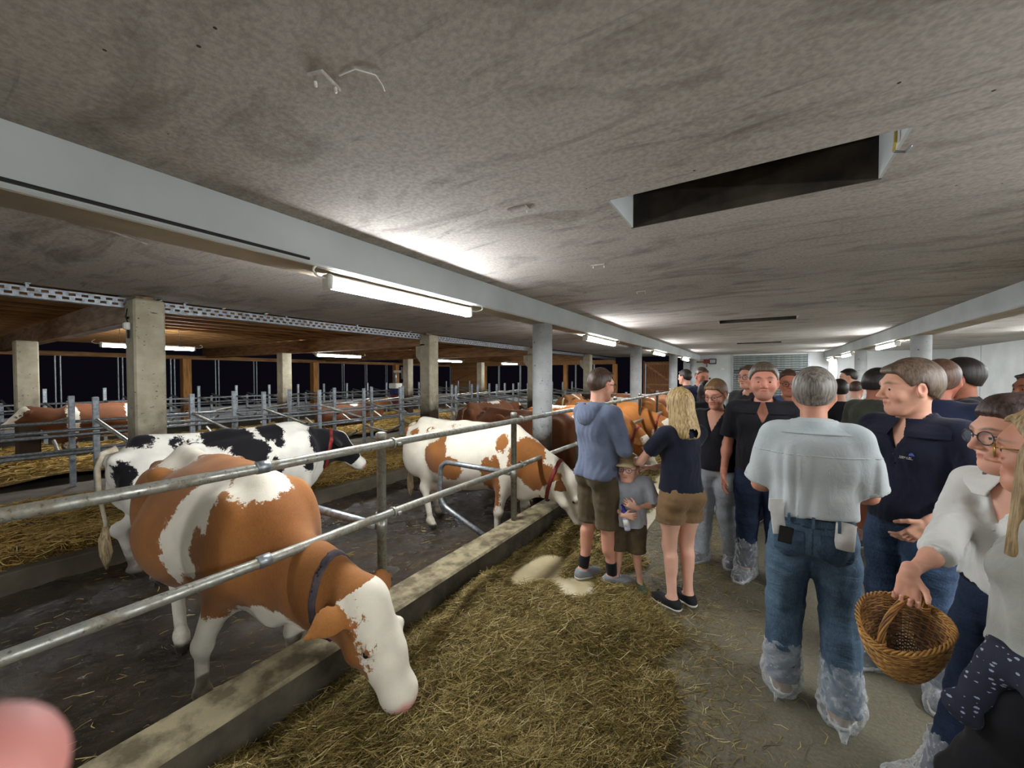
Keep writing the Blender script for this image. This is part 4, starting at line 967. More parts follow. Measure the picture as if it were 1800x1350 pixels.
def fingers(w0, u, n, t, curl=.5, hs=1., spread=.0):
    """palm frame: u along the fingers, n palm normal (palm side), t towards the thumb"""
    w0, u, n, t = [A3(*v) for v in (w0, u, n, t)]; u /= np.linalg.norm(u); t = t-u*(t @ u); t /= np.linalg.norm(t); nn = np.cross(u, t); n = nn*np.sign(nn @ n+1e-9)
    C = []
    def add(a, b, ra, rb, ax=None, s=1.): C.append((a, b, ra, rb, ax, s))
    add(w0-u*.02*hs, w0+u*.03*hs, .027*hs, .033*hs, n, .62)
    for k in (-1, 0, 1): add(w0+u*.025*hs+t*.018*k*hs, w0+u*.085*hs+t*.024*k*hs, .017*hs, .0155*hs, n, .85)
    Ls = [(.034, .024, .020), (.039, .028, .022), (.036, .025, .021), (.028, .019, .018)]
    for i, L in enumerate(Ls):
        o = (1.5-i)*.0205+(1.5-i)*spread; p = w0+(u*.086+t*o)*hs; a = curl*.35+i*.03
        for j, l in enumerate(L):
            dd = u*math.cos(a)+n*math.sin(a)+t*(1.5-i)*.06; q = p+dd*l*hs; r0 = (.0090-.0010*j)*hs*(1 if i < 3 else .88); add(p, q, r0, r0*.92); p = q; a += curl*(.9 if j == 0 else .6)
    p = w0+(u*.022+t*.026)*hs; a = .7
    for j, l in enumerate((.036, .030, .024)):
        dd = u*math.cos(a)*.9+t*math.sin(a)+n*(.35+curl*.3*j); dd /= np.linalg.norm(dd); q = p+dd*l*hs; add(p, q, (.0125-.0015*j)*hs, (.011-.0015*j)*hs); p = q; a -= .28
    return C
DEF = dict(h=1.78, bulk=1., belly=0., fem=False, head=1.1, hyaw=0., hpitch=0., res=.016, hres=.006, skin=('#d8a68e', '#c68d76', '#4a382c'), hair='short', haircol=('#4a3a2c', '#2c2119'), stubble=0., lean=0., glasses=None, tone='', twist=0., mouth=0.)
def head_rz(loc, ang):
    return math.atan2(loc[1], loc[0])+math.radians(ang-90)-PI/2
def fig(loc, ang, h, p):
    """a world point in the figure's own frame"""
    r = head_rz(loc, ang); c, s = math.cos(r), math.sin(r); k = 1.78/h; dx, dy = p[0]-loc[0], p[1]-loc[1]; return ((c*dx+s*dy)*k, (-s*dx+c*dy)*k, (p[2]-loc[2])*k)
def person(label, loc, ang, **kw):
    """figure frame: +y is where it faces, +x its right hand; ang = heading seen from the viewpoint (0 right, 90 away, 180 left, 270 towards)"""
    o = dict(DEF); o.update(kw); s = o['h']/1.78; rz = head_rz(loc, ang)
    rt = empty('person', loc, rz, label, 'person', o.get('group')); rt.scale = (s,)*3; B = o['bulk']; fem = o['fem']
    sh = (.170 if fem else .192)*B*o.get('shw', 1.); shz = 1.425; hp = .092*B; lean = o['lean']
    S = {1: A3(sh, -.015+lean*.8, shz), -1: A3(-sh, -.015+lean*.8, shz)}
    arms = {}
    for sd, key in ((1, 'armR'), (-1, 'armL')):
        a = o.get(key) or dict(e=(sd*(sh+.055), -.03, 1.13), w=(sd*(sh+.075), .05, .88), u=(sd*.02, .12, -1), n=(-sd, .1, 0), t=(0, 1, .1), curl=.45); arms[sd] = a
    legs = {}
    for sd, key in ((1, 'legR'), (-1, 'legL')):
        l = o.get(key) or dict(k=(sd*(hp+.005), .025, .50), a=(sd*(hp+.015), -.03, .085), toe=(sd*.25, 1)); legs[sd] = l
    hc = A3(*(o.get('hc') or (0, .035+lean*1.1, 1.655))); hs = o['head']; HR = rotm(o['hyaw'], o['hpitch'], o.get('hroll', 0.)); nk = A3(0, -.015+lean, 1.47)
    def toh(P): return ((P-hc) @ HR)/hs
    L = lambda v: A3(*v)
    def torso(P, g=0.):
        y = lean
        d = ell(P, (0, -.005, .955), (.160*B*(1.04 if fem else 1)+g, .118*B+g, .13+g)); d = smin(d, ell(P, (0, .0+y*.3, 1.09), ((.128 if fem else .148)*B+g, (.098+.02*o['belly'])*B+g, .16+g)), .08)
        d = smin(d, ell(P, (0, -.010+y*.75, 1.29), ((.150 if fem else .172)*B+g, .112*B+g, .19+g)), .08); d = smin(d, cap(P, S[1]-A3(.035, 0, 0), S[-1]+A3(.035, 0, 0), .062*B+g, .062*B+g), .06)
        for x in (-1, 1):
            d = smin(d, ell(P, (x*.085*B, -.055, .90), (.085*B+g, .085*B+g, .095+g)), .04)
            if fem: d = smin(d, ell(P, (x*.072, .085+y, 1.275), (.062+g, .055+g, .062+g)), .03)
            else: d = smin(d, ell(P, (x*.075, .055+y, 1.33), (.08+g, .055+g, .075+g)), .05); d = smin(d, ell(P, (x*.07, -.08+y, 1.33), (.07+g, .05+g, .11+g)), .05)
        if o['belly']: d = smin(d, ell(P, (0, .05*B, 1.08), (.13*B+g, (.08+.05*o['belly'])*B+g, .15+g)), .08)
        return smin(d, cap(P, (0, -.03+y, 1.40), nk, .085*B*.95+g, (.050 if fem else .060)+g), .05)
    def neck(P): return cap(P, nk-A3(0, 0, .05), hc+HR @ A3(0, -.028, -.035)*hs, (.050 if fem else .061), (.046 if fem else .057))
    def arm(P, sd, g=0., a0=0., f1=2.):
        a = arms[sd]; e = L(a['e']); w = L(a['w']); k = .85 if fem else 1.
        d = cap(P, S[sd], e, .053*k*B**.5+g, .040*k+g); d = smin(d, ell(P, S[sd]*.62+e*.38, (.045*k+g,)*3), .03)
        if f1 > 1: d2 = cap(P, e, w, .041*k+g, .0265*k+g); d2 = smin(d2, ell(P, e*.72+w*.28, (.043*k+g,)*3), .03); d = smin(d, d2, .02)
        return d
    def leg(P, sd, g=0., rk=0., ra=0.):
        l = legs[sd]; k = L(l['k']); a = L(l['a']); h0 = A3(sd*hp, -.01, .90); d = cap(P, h0, k, .088*B+g, .058*B**.5+g+rk)
        d = smin(d, ell(P, h0*.65+k*.35+A3(0, .015, 0), (.082*B+g, .088*B+g, .16+g)), .04); d2 = cap(P, k, a, .054*B**.5+g+rk, .036+g+ra)
        c = k*.68+a*.32; back = (A3(0, -.022, 0)); d2 = smin(d2, cap(P, c+back+A3(0, 0, .05), c+back-A3(0, 0, .06), .047+g+rk*.6, .040+g+rk*.6), .03); return smin(d, d2, .03)
    def foot(P, sd, g=0.):
        l = legs[sd]; a = L(l['a']); t = A3(l['toe'][0], l['toe'][1], 0); t /= np.linalg.norm(t); z0 = a[2]-.085
        he = A3(a[0], a[1], z0+.04)-t*.035; ba = A3(a[0], a[1], z0+.032)+t*.115; to = A3(a[0], a[1], z0+.026)+t*.165
        d = cap(P, he, ba, .036+g, .036+g); d = smin(d, cap(P, ba, to, .038+g, .026+g), .02); d = smin(d, cap(P, a, ba*.6+he*.4, .042+g, .030+g), .03); sl = (P @ np.array([t[1], -t[0], 0], f32)); return smax(d, -(P[:, 2]-z0+g*.3), .008)
    fl, fh = [], []
    for sd in (1, -1):
        a = arms[sd]; C = fingers(a['w'], a['u'], a['n'], a['t'], a.get('curl', .5), a.get('hs', .95 if fem else 1.05), a.get('spread', 0.)); fl.append(C)
    def hand(P, i):
        d = None
        for c in fl[i]:
            e = cap(P, *c); d = e if d is None else smin(d, e, .006)
        return d
    def full(P):
        d = smin(torso(P), neck(P), .03)
        for sd in (1, -1): d = smin(d, arm(P, sd), .035); d = smin(d, leg(P, sd), .03); d = smin(d, foot(P, sd), .02)
        return d
    allj = [L(arms[x]['w']) for x in (1, -1)]+[L(arms[x]['e']) for x in (1, -1)]+[L(legs[x]['a'])+A3(0, 0, -.09) for x in (1, -1)]+[L(legs[x]['k']) for x in (1, -1)]+[S[1], S[-1], A3(0, .16, 1.2), A3(0, -.2, 1.), nk+A3(0, 0, .08)]
    al = np.stack(allj); lo = al.min(0)-.13; hi = al.max(0)+.13; lo[2] = max(lo[2], -.03); feet = np.stack([L(legs[x]['a']) for x in (1, -1)]); lo[:2] = np.minimum(lo[:2], feet.min(0)[:2]-.24); hi[:2] = np.maximum(hi[:2], feet.max(0)[:2]+.24)
    r = o['res']/s; parts = []
    # continuous body: trunk and limbs, then hands and head on a finer grid
    parts.append(nets(full, lo, hi, r))
    hr = o['hres']/s
    for i, sd in enumerate((1, -1)):
        if arms[sd].get('hide'): continue
        w = L(arms[sd]['w']); u = L(arms[sd]['u']); u /= np.linalg.norm(u); c = w+u*.08; parts.append(nets(lambda P: smin(hand(P, i), smax(arm(P, sd), -((P-w) @ u)-.05, .01), .012), c-.15, c+.15, max(hr*.85, .0038), 2.5))
    fem_ = fem
    def hf(P): return smax(smin(head_sdf(toh(P), fem=fem_, fat=o.get('fat', 0.))*hs, neck(P), .03), nk[2]-.02-P[:, 2], .01)
    parts.append(nets(hf, hc-.19*hs, hc+.19*hs, hr, 2.8)); nh = len(parts[-1][0])
    V, F = join_vf(parts); Q = toh(V.astype(f32)); Q[:-nh] = 9
    lip = np.clip(1.6-np.sqrt((Q[:, 0]/.017)**2+((Q[:, 2]+.0585)/.0075)**2), 0, 1)*(Q[:, 1] > .07)*.8; flush = np.clip(1-np.linalg.norm((np.abs(Q)*A3(1, 0, 0)+Q*A3(0, 1, 1)-A3(.045, .07, -.03))/A3(.03, .05, .03), axis=1), 0, 1)*.5+np.clip(1-np.linalg.norm((Q-A3(0, .11, -.028))/A3(.02, .03, .02), axis=1), 0, 1)*.5
    flush = flush*.6+np.clip(1-np.linalg.norm((np.abs(Q)*A3(1, 0, 0)+Q*A3(0, 1, 1)-A3(.085, -.008, 0))/A3(.02, .03, .04), axis=1), 0, 1)*.6
    ax_ = np.abs(Q[:, 0]); brow = np.clip(1.5-np.sqrt(((ax_-.034)/.022)**2+((Q[:, 2]-.028-.006*np.sin(np.clip((ax_-.012)/.045, 0, 1)*3.1))/(.0058 if not fem else .0042))**2), 0, 1)*(Q[:, 1] > .04)
    stb = o['stubble']*np.clip((-.035-Q[:, 2])/.03, 0, 1)*np.clip((Q[:, 1]+.03)/.03, 0, 1)*(1-np.clip(lip*2, 0, 1)) if o['stubble'] else 0*lip
    stb = np.where(Q[:, 0] > 8, 0, stb)
    sk = m_skin('skin_'+o['skin'][0][1:]+o['skin'][2][1:], *o['skin'])
    mesh_obj('body', V, F, sk, rt, attrs={'lip': np.clip(lip, 0, 1), 'flush': np.clip(flush, 0, 1), 'brow': np.clip(brow, 0, 1), 'stubble': stb})
    def put(name, f, lo_, hi_, res, m, par=rt, mg=3., attrs=None):
        V, F = nets(f, lo_, hi_, res, mg)
        if len(V) == 0: return None
        return mesh_obj(name, V, F, m, par, attrs=attrs)
    hw = lambda q: tuple((hc+(HR @ A3(*q))*hs).tolist())
    # eyes
    if not o.get('noeyes'):
        for x in (-1, 1):
            c = hw((x*.0325, .0732, .0040)); e = MB().ball(c, .0128*hs, 12, 9).build('eye', M_SCL, rt, True); c2 = hw((x*.0325+o.get('look', 0.)*.004, .0783, .0040)); MB().ball(c2, .0088*hs, 10, 7).build('iris', M_IRIS, e, True)
        if o['hres'] < .0085:
            for x in (-1, 1):
                for (e0, e1, rr, nm) in ((14, 88, .0141, 'upper_eyelid'), (-88, -24, .0138, 'lower_eyelid')):
                    V = []; F = []; nu, nv = 10, 6
                    for i in range(nv):
                        el = math.radians(e0+(e1-e0)*i/(nv-1))
                        for j in range(nu):
                            az = math.radians(-80+160*j/(nu-1)); sg = (1 if e0 > 0 else -1); ee = el-sg*math.radians(13)*(abs(az)/1.4)**2*(1-i/(nv-1)) if e0 > 0 else el+math.radians(8)*(abs(az)/1.4)**2*(i/(nv-1)); V.append(hw((x*.0325+rr*math.cos(ee)*math.sin(az), .0732+rr*math.cos(ee)*math.cos(az), .0040+rr*math.sin(ee))))
                    F = [(i*nu+j, i*nu+j+1, (i+1)*nu+j+1, (i+1)*nu+j) for i in range(nv-1) for j in range(nu-1)]
                    mesh_obj(nm, V, F, sk, rt, True)
    # hair
    if o['hair']:
        hm = m_hair('hair_'+o['haircol'][0][1:]+o['haircol'][1][1:], *o['haircol']); ex = o.get('hairx'); st = o['hair']
        def hfn(P):
            Q = toh(P); d = hair_sdf(Q, st, 1)
            if ex is not None: d = ex(Q, d)
            return d*hs
        ext = o.get('hairext', .16); hl = hc-np.array([.17, .17, ext])*hs; hh = hc+np.array([.17, .17, .17])*hs; put('hair', hfn, hl, hh, max(hr, .0055), hm, mg=2.6)
    if o.get('capm'):
        def cf(P):
            Q = toh(P); d = ell(Q, (0, -.012, .035), (.092, .110, .100)); d = smax(d, (.048-Q[:, 2]+.25*(Q[:, 1]))*.9, .004); b = ell(Q, (0, .095, .052), (.078, .085, .05)); q = Q[:, 2]-.062+Q[:, 1]*.30-.03+(Q[:, 0]**2)*4.; b = smax(b, np.abs(q)-.004, .003); return smin(d, b, .006)*hs
        c_ = put('cap', cf, hc-.21*hs, hc+.21*hs, .0055, o['capm'], mg=2.6); MB().ball(hw((0, -.012, .136)), .007, 8, 6).build('button', o['capm'], c_, True)
    if o['glasses']:
        gm, shp, rad = o['glasses']; g = MB()
        for x in (-1, 1):
            pts = []
            for i in range(20):
                a = 2*PI*i/20; ca, sa = math.cos(a), math.sin(a); q = (abs(ca)**shp*math.copysign(1, ca), abs(sa)**shp*math.copysign(1, sa)); pts.append(hw((x*.034+q[0]*rad*1.12, .100-abs(x*.034+q[0]*rad)*.10, .003+q[1]*rad*.88)))
            g.tube(pts, .0020*hs, 6, closed=True); g.tube([hw((x*(.034+rad*1.1), .094, .012)), hw((x*.076, .082, .012)), hw((x*.084, -.005, .012)), hw((x*.084, -.03, -.005))], .0021*hs, 6)
        g.tube([hw((-.010, .100, .008)), hw((0, .104, .011)), hw((.010, .100, .008))], .0019*hs, 6); gg = g.build('glasses', gm, rt, True)
        for x in (-1, 1):
            n = 16; lv = [hw((x*.034+math.cos(2*PI*i/n)*rad*1.05, .099-abs(x*.034+math.cos(2*PI*i/n)*rad)*.10, .003+math.sin(2*PI*i/n)*rad*.82)) for i in range(n)]
            mesh_obj('lens', lv, [tuple(range(n))], m_lens(), gg, False)
    # clothes -------------------------------------------------------------
    t = o.get('top'); cr = o.get('cres', r*.85)
    if t:
        g = t.get('g', .016); wk = wrinkle(t.get('seed', 1), t.get('dirs', (1, 1, .45)), t.get('freq', 26)); am = t.get('amp', .006); hem = t['hem']; slv = t.get('sleeve', .6)
        def shirt(P):
            d = torso(P, g)
            d = smin(d, cap(P, (0, 0, 1.12), (0, 0, hem), .13*B+g+t.get('flare', .005), .14*B+g+t.get('flare', .005), (0, 1, 0), .80), .05)
            for sd in (1, -1):
                e = L(arms[sd]['e']); w = L(arms[sd]['w']); loose = t.get('loose', .012)
                if slv <= 1:
                    dr = e-S[sd]; ln = np.linalg.norm(dr); dr = dr/ln; q = S[sd]+dr*ln*slv; a = cap(P, S[sd], q+dr*.06, .057*B**.5+g, .046+g+loose); a = smax(a, (P-q) @ dr, .006)
                else:
                    f = slv-1; dr = (w-e)/np.linalg.norm(w-e); q = e+(w-e)*f; a = cap(P, S[sd], e, .057*B**.5+g*.9, .043+g*.9); b = cap(P, e, q+dr*.03, .043+g*.9, .034+g*.9); b = smax(b, (P-q) @ dr, .006); a = smin(a, b, .02)
                d = smin(d, a, .030)
            d = d+am*wk(P)*np.clip((1.44-P[:, 2])/.12, .15, 1)
            hz = hem+(t.get('hemf')(P) if t.get('hemf') else 0.); d = smax(d, hz-P[:, 2], .006); nr = t.get('nr', .068)
            nd = nk+A3(0, .01, 0); rr = np.sqrt((P[:, 0]-nd[0])**2+(P[:, 1]-nd[1]-.012)**2); d = smax(d, -np.maximum(rr-nr, 1.425-P[:, 2]), .006)
            if t.get('vee'):
                vv = t['vee']; q = np.maximum(np.abs(P[:, 0])-np.clip((P[:, 2]-(1.45-vv))*(.42), 0, 1), (1.45-vv)-P[:, 2]); q = np.maximum(q, -(P[:, 1]-.02-lean)); d = smax(d, -q, .004)
            return d
        lo2 = lo.copy(); lo2[2] = hem-.05; top_o = put('shirt' if not t.get('name') else t['name'], shirt, lo2, hi, cr, t['m'])
        if t.get('collar'):
            cm = t.get('cm', t['m'])
            def colf(P):
                fr = np.clip((P[:, 1]-nk[1]-.005)/.06, -1, 1); b0 = smin(torso(P), neck(P), .03); off = g*.38+.008+.012*np.clip((1.475-P[:, 2])/.045, 0, 1)+t.get('cg', 0.); d = np.abs(b0-off)-.0040
                d = np.maximum(d, P[:, 2]-(1.528-.030*np.clip(fr, 0, 1))); d = np.maximum(d, (1.462-.060*np.clip(fr, 0, 1)**2)-P[:, 2])
                return np.maximum(d, np.clip(fr*3, 0, 1)*(.012+np.clip(1.50-P[:, 2], 0, .1)*.30)-np.abs(P[:, 0])-.5*(fr < 0))*.8
            put('collar', colf, nk-.21, nk+.21, .0045, cm, top_o, 2.6)
        if t.get('placket'):
            z1 = t['placket'][0]; mb = MB(); 
            for i in range(t['placket'][1]):
                z = z1-i*t['placket'][2]; Pp = np.array([[0., y_, z] for y_ in np.arange(.05, .28, .004)], f32); dd = shirt(Pp); j = int(np.argmax(dd > 0)); 
                b = MB().lathe([(.0055, 0), (.0055, .004)], (0, float(Pp[j, 1]), z), 10, (0, 1, 0)).build('button', t.get('bm', M_SOLE), top_o, True)
        if t.get('cuff'):
            for sd in (1, -1):
                e = L(arms[sd]['e']); w = L(arms[sd]['w'])
                if slv <= 1: a_, b_, q_ = S[sd], e, slv
                else: a_, b_, q_ = e, w, slv-1
                dr = (b_-a_)/np.linalg.norm(b_-a_); q = a_+(b_-a_)*q_; rad = (.046+g+t.get('loose', .012) if slv <= 1 else .040+g*.9)
                put('cuff', lambda P: np.maximum(cap(P, q-dr*.08, q+dr*.08, rad+.0015, rad+.0015), np.abs((P-q+dr*.012) @ dr)-t['cuff']), q-.1, q+.1, .006, t['m'], top_o, 2.6)
        if t.get('extra'): t['extra'](put, torso, shirt, nk, top_o, arms, S, L, rt)
    b = o.get('bottom')
    if b:
        g = b.get('g', .012); hem = b['hem']; wk = wrinkle(b.get('seed', 5), (1, 1, 1.3), b.get('freq', 24)); am = b.get('amp', .004); wz = b.get('waist', 1.04)
        def tr(P):
            d = smax(torso(P, g), P[:, 2]-wz, .004)
            for sd in (1, -1):
                a_ = leg(P, sd, g, b.get('rk', .012), b.get('ra', .026)); d = smin(d, smax(a_, P[:, 2]-wz, .004), .02)
            hh = hem+b.get('hemk', 0.)*0; return smax(d+am*wk(P)*np.clip((.95-P[:, 2])/.1+.4, .3, 1), hh-P[:, 2], .005)
        lo2 = lo.copy(); lo2[2] = hem-.06; hi2 = hi.copy(); hi2[2] = wz+.06; bo = put(b.get('name', 'trousers'), tr, lo2, hi2, cr, b['m'])
        if b.get('belt'):
            put('belt', lambda P: np.maximum(np.maximum(torso(P, g+.007), -torso(P, g-.006)), np.abs(P[:, 2]-wz+.015)-.017), np.array([-.3, -.25, wz-.07]), np.array([.3, .28, wz+.07]), .008, b['belt'], bo, 2.6)
        if b.get('extra'): b['extra'](put, torso, tr, bo, rt, g)
    sc = o.get('socks')
    if sc: 
        for sd in (1, -1): 
            a = L(legs[sd]['a']); put('sock', lambda P: smax(smax(leg(P, sd, .006), P[:, 2]-sc[1], .003), a[2]-.02-P[:, 2], .003), a-A3(.1, .1, .05), a+A3(.1, .1, .16), .008, sc[0])
    sm, so, *acc = o.get('shoes', (M_BLKSH, M_SOLE))
    for sd in (1, -1):
        a = L(legs[sd]['a']); z0 = float(a[2]-.085); t_ = A3(legs[sd]['toe'][0], legs[sd]['toe'][1], 0); t_ /= np.linalg.norm(t_); nn_ = A3(t_[1], -t_[0], 0); so_ = o.get('shoeopen', 1)
        fr = .009 if o['res'] <= .02 else .014
        box = (a-A3(.22, .22, .10), a+A3(.22, .22, .08))
        sh_o = put('shoe', lambda P: smax(smax(foot(P, sd, .010), P[:, 2]-z0-.085-.10*np.clip(-((P-a) @ t_), -.03, .04), .01), z0+.016-P[:, 2], .003), box[0], box[1], fr, sm, mg=2.6)
        if so is not None and sh_o: put('sole', lambda P: smax(smax(foot(P, sd, .016), P[:, 2]-z0-.026-.10*np.clip(-((P-a) @ t_)-.0, 0, .08)*.5, .004), z0-P[:, 2]+.001, .003), box[0], box[1], fr, so, sh_o, 2.6)
        if acc and sh_o:
            for j in range(4):
                p = a+t_*(.045+.024*j); zz = z0+.092-.013*j; MB().tube([tuple(p-nn_*.028+A3(0, 0, zz-a[2]-.008)), tuple(p+A3(0, 0, zz-a[2]+.006)), tuple(p+nn_*.028+A3(0, 0, zz-a[2]-.008))], .0045, 6).build('lace', acc[0], sh_o, True)
        if o.get('cover'):
            cz = o['cover']; wkc = wrinkle(11+sd, (1, 1, .8), 42); wk2 = wrinkle(17+sd, (1, 1, 1), 90)
            def cov(P):
                gb = (b or {}).get('g', .012)+max((b or {}).get('ra', .026), .016) if (b and hem < .3) else .016; lg = leg(P, sd, .014, .006, gb); lg = smax(lg, P[:, 2]-cz-.02*wkc(P*1.5), .003); d = smin(lg, foot(P, sd, .026), .05); d = smin(d, cap(P, a-t_*.02+A3(0, 0, .04), A3(a[0], a[1], z0+.02)-t_*.15+nn_*.05*sd, .05, .010), .04)
                return smax(d+.008*wkc(P)+.004*wk2(P), z0+.001-P[:, 2], .004)
            put('boot_cover', cov, a-A3(.26, .26, .1), A3(a[0]+.24, a[1]+.24, cz+.06), max(.008, o['res']*.5), M_FILM, mg=2.6)
    if o.get('extra'): o['extra'](put, torso, rt, hw, hc, HR, hs, toh, arms, L)
    return rt
def m_lens():
    if 'lens' in MC: return MC['lens']
    k = NT('clear_lens'); g = k.n('ShaderNodeBsdfTransparent'); mx = k.n('ShaderNodeMixShader'); mx.inputs[0].default_value = .12; gl = k.n('ShaderNodeBsdfGlossy'); gl.inputs['Roughness'].default_value = .05
    k.l(g.outputs[0], mx.inputs[1]); k.l(gl.outputs[0], mx.inputs[2]); k.l(mx.outputs[0], k.out.inputs[0]); MC['lens'] = k.m; return k.m
# ---------------------------------------------------------------- the visitors
BK, GY, RD = ('#5a4030', '#35261b'), ('#7c746a', '#4b443d'), ('#2a211c', '#15100e')
C_HOOD = m_cloth('blue_grey_melange', '#646c80', '#525a6e', 300); C_LED = m_cloth('brown_leather_shorts', '#5a4c36', '#3e3425', 90, .6); C_GREYT = m_cloth('pale_grey_jersey', '#b4b9c2', '#9da3ac'); C_NAVY = m_cloth('navy_jersey', '#1a1e30', '#12141f'); C_TAN = m_cloth('tan_suede_shorts', '#85694a', '#6c5439', 90)
C_BLACK = m_cloth('black_jersey', '#1c1b21', '#121116'); C_GJEAN = m_denim('grey_denim', '#8f959c', '#bdc1c6'); C_DJEAN = m_denim('dark_blue_denim', '#141b2c', '#27364f'); C_BJEAN = m_denim('mid_blue_denim', '#2b3b4d', '#5f7588'); C_SKY = m_cloth('pale_blue_grey_shirt', '#b2b7b7', '#a1a8a9', 400, .8)
C_OLIVE = m_cloth('olive_tee', '#4d5144', '#3a3e34'); C_NPOLO = m_cloth('navy_polo', '#191d31', '#111423'); C_NTEE = m_cloth('navy_tee', '#222a45', '#181e33'); C_WHITE = m_cloth('white_linen', '#dcdbd6', '#c5c3be', 400, .8); C_SWEAT = m_cloth('grey_sweater', '#aaa9a2', '#8e8d87', 200)
C_GSH = m_cloth('grey_shorts', '#5d5a52', '#4a4842'); C_CAP = m_cloth('beige_cap', '#a8946c', '#8c7a57'); C_DTEE = m_cloth('charcoal_tee', '#2d2a2c', '#1f1d1f'); C_BLUE = m_cloth('blue_shirt', '#4a6c98', '#3a5880'); C_LEGG = m_cloth('black_leggings', '#0e0c12', '#08070b', 500, .8, bump=.1)
S_GREY = m_cloth('grey_trainer', '#8a8d92', '#6e7176', 200); S_GREEN = m_cloth('dark_green_trainer', '#4a5a48', '#354235', 200); SOLE_G = mat('lime_sole', '#8fc23a', '#78a82e', .6, bump=0); M_LACE = mat('white_lace', '#dcdbd8', None, .7, bump=0); M_LACEG = mat('lime_lace', '#a5d64a', None, .7, bump=0)
M_SOCK = m_cloth('black_sock', '#18171a'); M_PAPER = mat('white_paper', '#dedcd8', '#c9c7c3', .8, bump=.1, bscale=20); M_PHONE = mat('black_phone', '#121214', None, .2, bump=0); M_BELT = mat('black_leather_belt', '#17151a', None, .4, bump=.1); M_BLUEP = mat('blue_bottle_plastic', '#2b2f8c', '#20246c', .3, bump=0)
SK1 = ('#d6a088', '#c2866e', '#3d2e24'); SK2 = ('#dfb09a', '#cc9880', '#5a4432'); SK3 = ('#c08066', '#a8664f', '#3a2b22')
# --- hood man
def hood(put, torso, shirt, nk, par, arms, S, L, rt):
    w = wrinkle(9, (1, 1, .6), 34)
    def f(P):
        d = smin(cap(P, (-.075, -.085, 1.465), (.075, -.085, 1.465), .050, .050), ell(P, (0, -.12, 1.41), (.115, .070, .085)), .04); d = smin(d, cap(P, (-.085, -.05, 1.47), (-.055, .07, 1.415), .034, .022), .03); d = smin(d, cap(P, (.085, -.05, 1.47), (.055, .07, 1.415), .034, .022), .03)
        d = smax(d+.005*w(P), -ell(P, (0, -.055, 1.52), (.072, .062, .075)), .02); return smax(d, -(torso(P, .004)), .01)
    put('hood', f, A3(-.2, -.24, 1.3), A3(.2, .12, 1.56), .0085, C_HOOD, par, 2.6)
def led_extra(put, torso, tr, par, rt, g):
    for sd in (1, -1):
        mb = MB(); 
        for i in range(4): mb.ball((sd*(.155), .01, .56+.03*i), (.008, .008, .012), 8, 5)
        mb.build('button', mat('horn_button', '#8f8a72', None, .5, bump=0), par, True)
    put('flap', lambda P: np.maximum(np.maximum(tr(P)-.006, -tr(P)-.004), np.maximum(np.abs(P[:, 0])-.075, np.abs(P[:, 2]-.93)-.055)) if True else 0, A3(-.12, .0, .85), A3(.12, .25, 1.0), .008, C_LED, par, 2.6)
person('man in blue-grey hooded jumper and brown knee-length leather shorts, arms folded', (-1.14, 3.16, .012), 42, h=1.775, bulk=1.0, haircol=('#4c3526', '#2a1c14'), hair='high', skin=SK1, hyaw=-.05, hpitch=.10, stubble=.5, glasses=(M_GLFR, .75, .024), lean=.0,
       top=dict(m=C_HOOD, hem=.90, sleeve=1.45, g=.020, amp=.007, freq=22, extra=hood, flare=.012, nr=.072), bottom=dict(m=C_LED, hem=.49, waist=1.03, g=.014, rk=.026, ra=.04, name='shorts', extra=led_extra),
       armR=dict(e=(.245, .06, 1.15), w=(.03, .24, 1.14), u=(-1, .1, .05), n=(0, -1, 0), t=(0, 0, 1), curl=.4), armL=dict(e=(-.245, .06, 1.14), w=(-.02, .22, 1.20), u=(1, .15, .1), n=(0, -1, 0), t=(0, 0, 1), curl=.4),
       legR=dict(k=(.10, .02, .49), a=(.11, .06, .085), toe=(.5, 1)), legL=dict(k=(-.10, .0, .49), a=(-.10, -.07, .085), toe=(.15, 1)), socks=(M_SOCK, .20), shoes=(S_GREY, M_SOLE, M_LACE), hroll=0.)
# --- child with cap
def bottle(put, torso, rt, hw, hc, HR, hs, toh, arms, L): pass
person('small boy in beige cap, glasses and pale grey T-shirt clutching a blue bottle', (-.90, 3.22, .012), -98, h=1.08, bulk=1.22, head=1.55, hc=(0, .03, 1.60), skin=SK2, hair='short', haircol=('#a58c62', '#7d6744'), capm=C_CAP, glasses=(mat('purple_child_frame', '#4a3a70', None, .3, bump=0), .9, .022), hyaw=-.15, hpitch=-.10, fat=.8, res=.013, hres=.0052,
       top=dict(m=C_GREYT, hem=.85, sleeve=.95, g=.022, amp=.010, freq=22, loose=.03, flare=.03), bottom=dict(m=C_LED, hem=.50, waist=1.0, g=.02, rk=.04, ra=.05, name='shorts'), shoes=(S_GREEN, SOLE_G, M_LACEG),
       armR=dict(e=(.29, .02, 1.12), w=(.02, .24, 1.04), u=(-1, .05, .05), n=(0, -1, 0), t=(0, 0, 1), curl=.9, hs=1.2), armL=dict(e=(-.32, -.02, 1.16), w=(-.13, .22, 1.16), u=(.6, .25, .3), n=(.3, -1, 0), t=(0, 0, 1), curl=.9, hs=1.2),
       legR=dict(k=(.12, .02, .49), a=(.15, .0, .085), toe=(.6, 1)), legL=dict(k=(-.11, .02, .49), a=(-.16, .0, .085), toe=(-.5, 1)))
bt = empty('drinks_bottle', (0, 0, 0), 0, 'small blue and clear bottle held against the small boy’s chest', 'bottle')
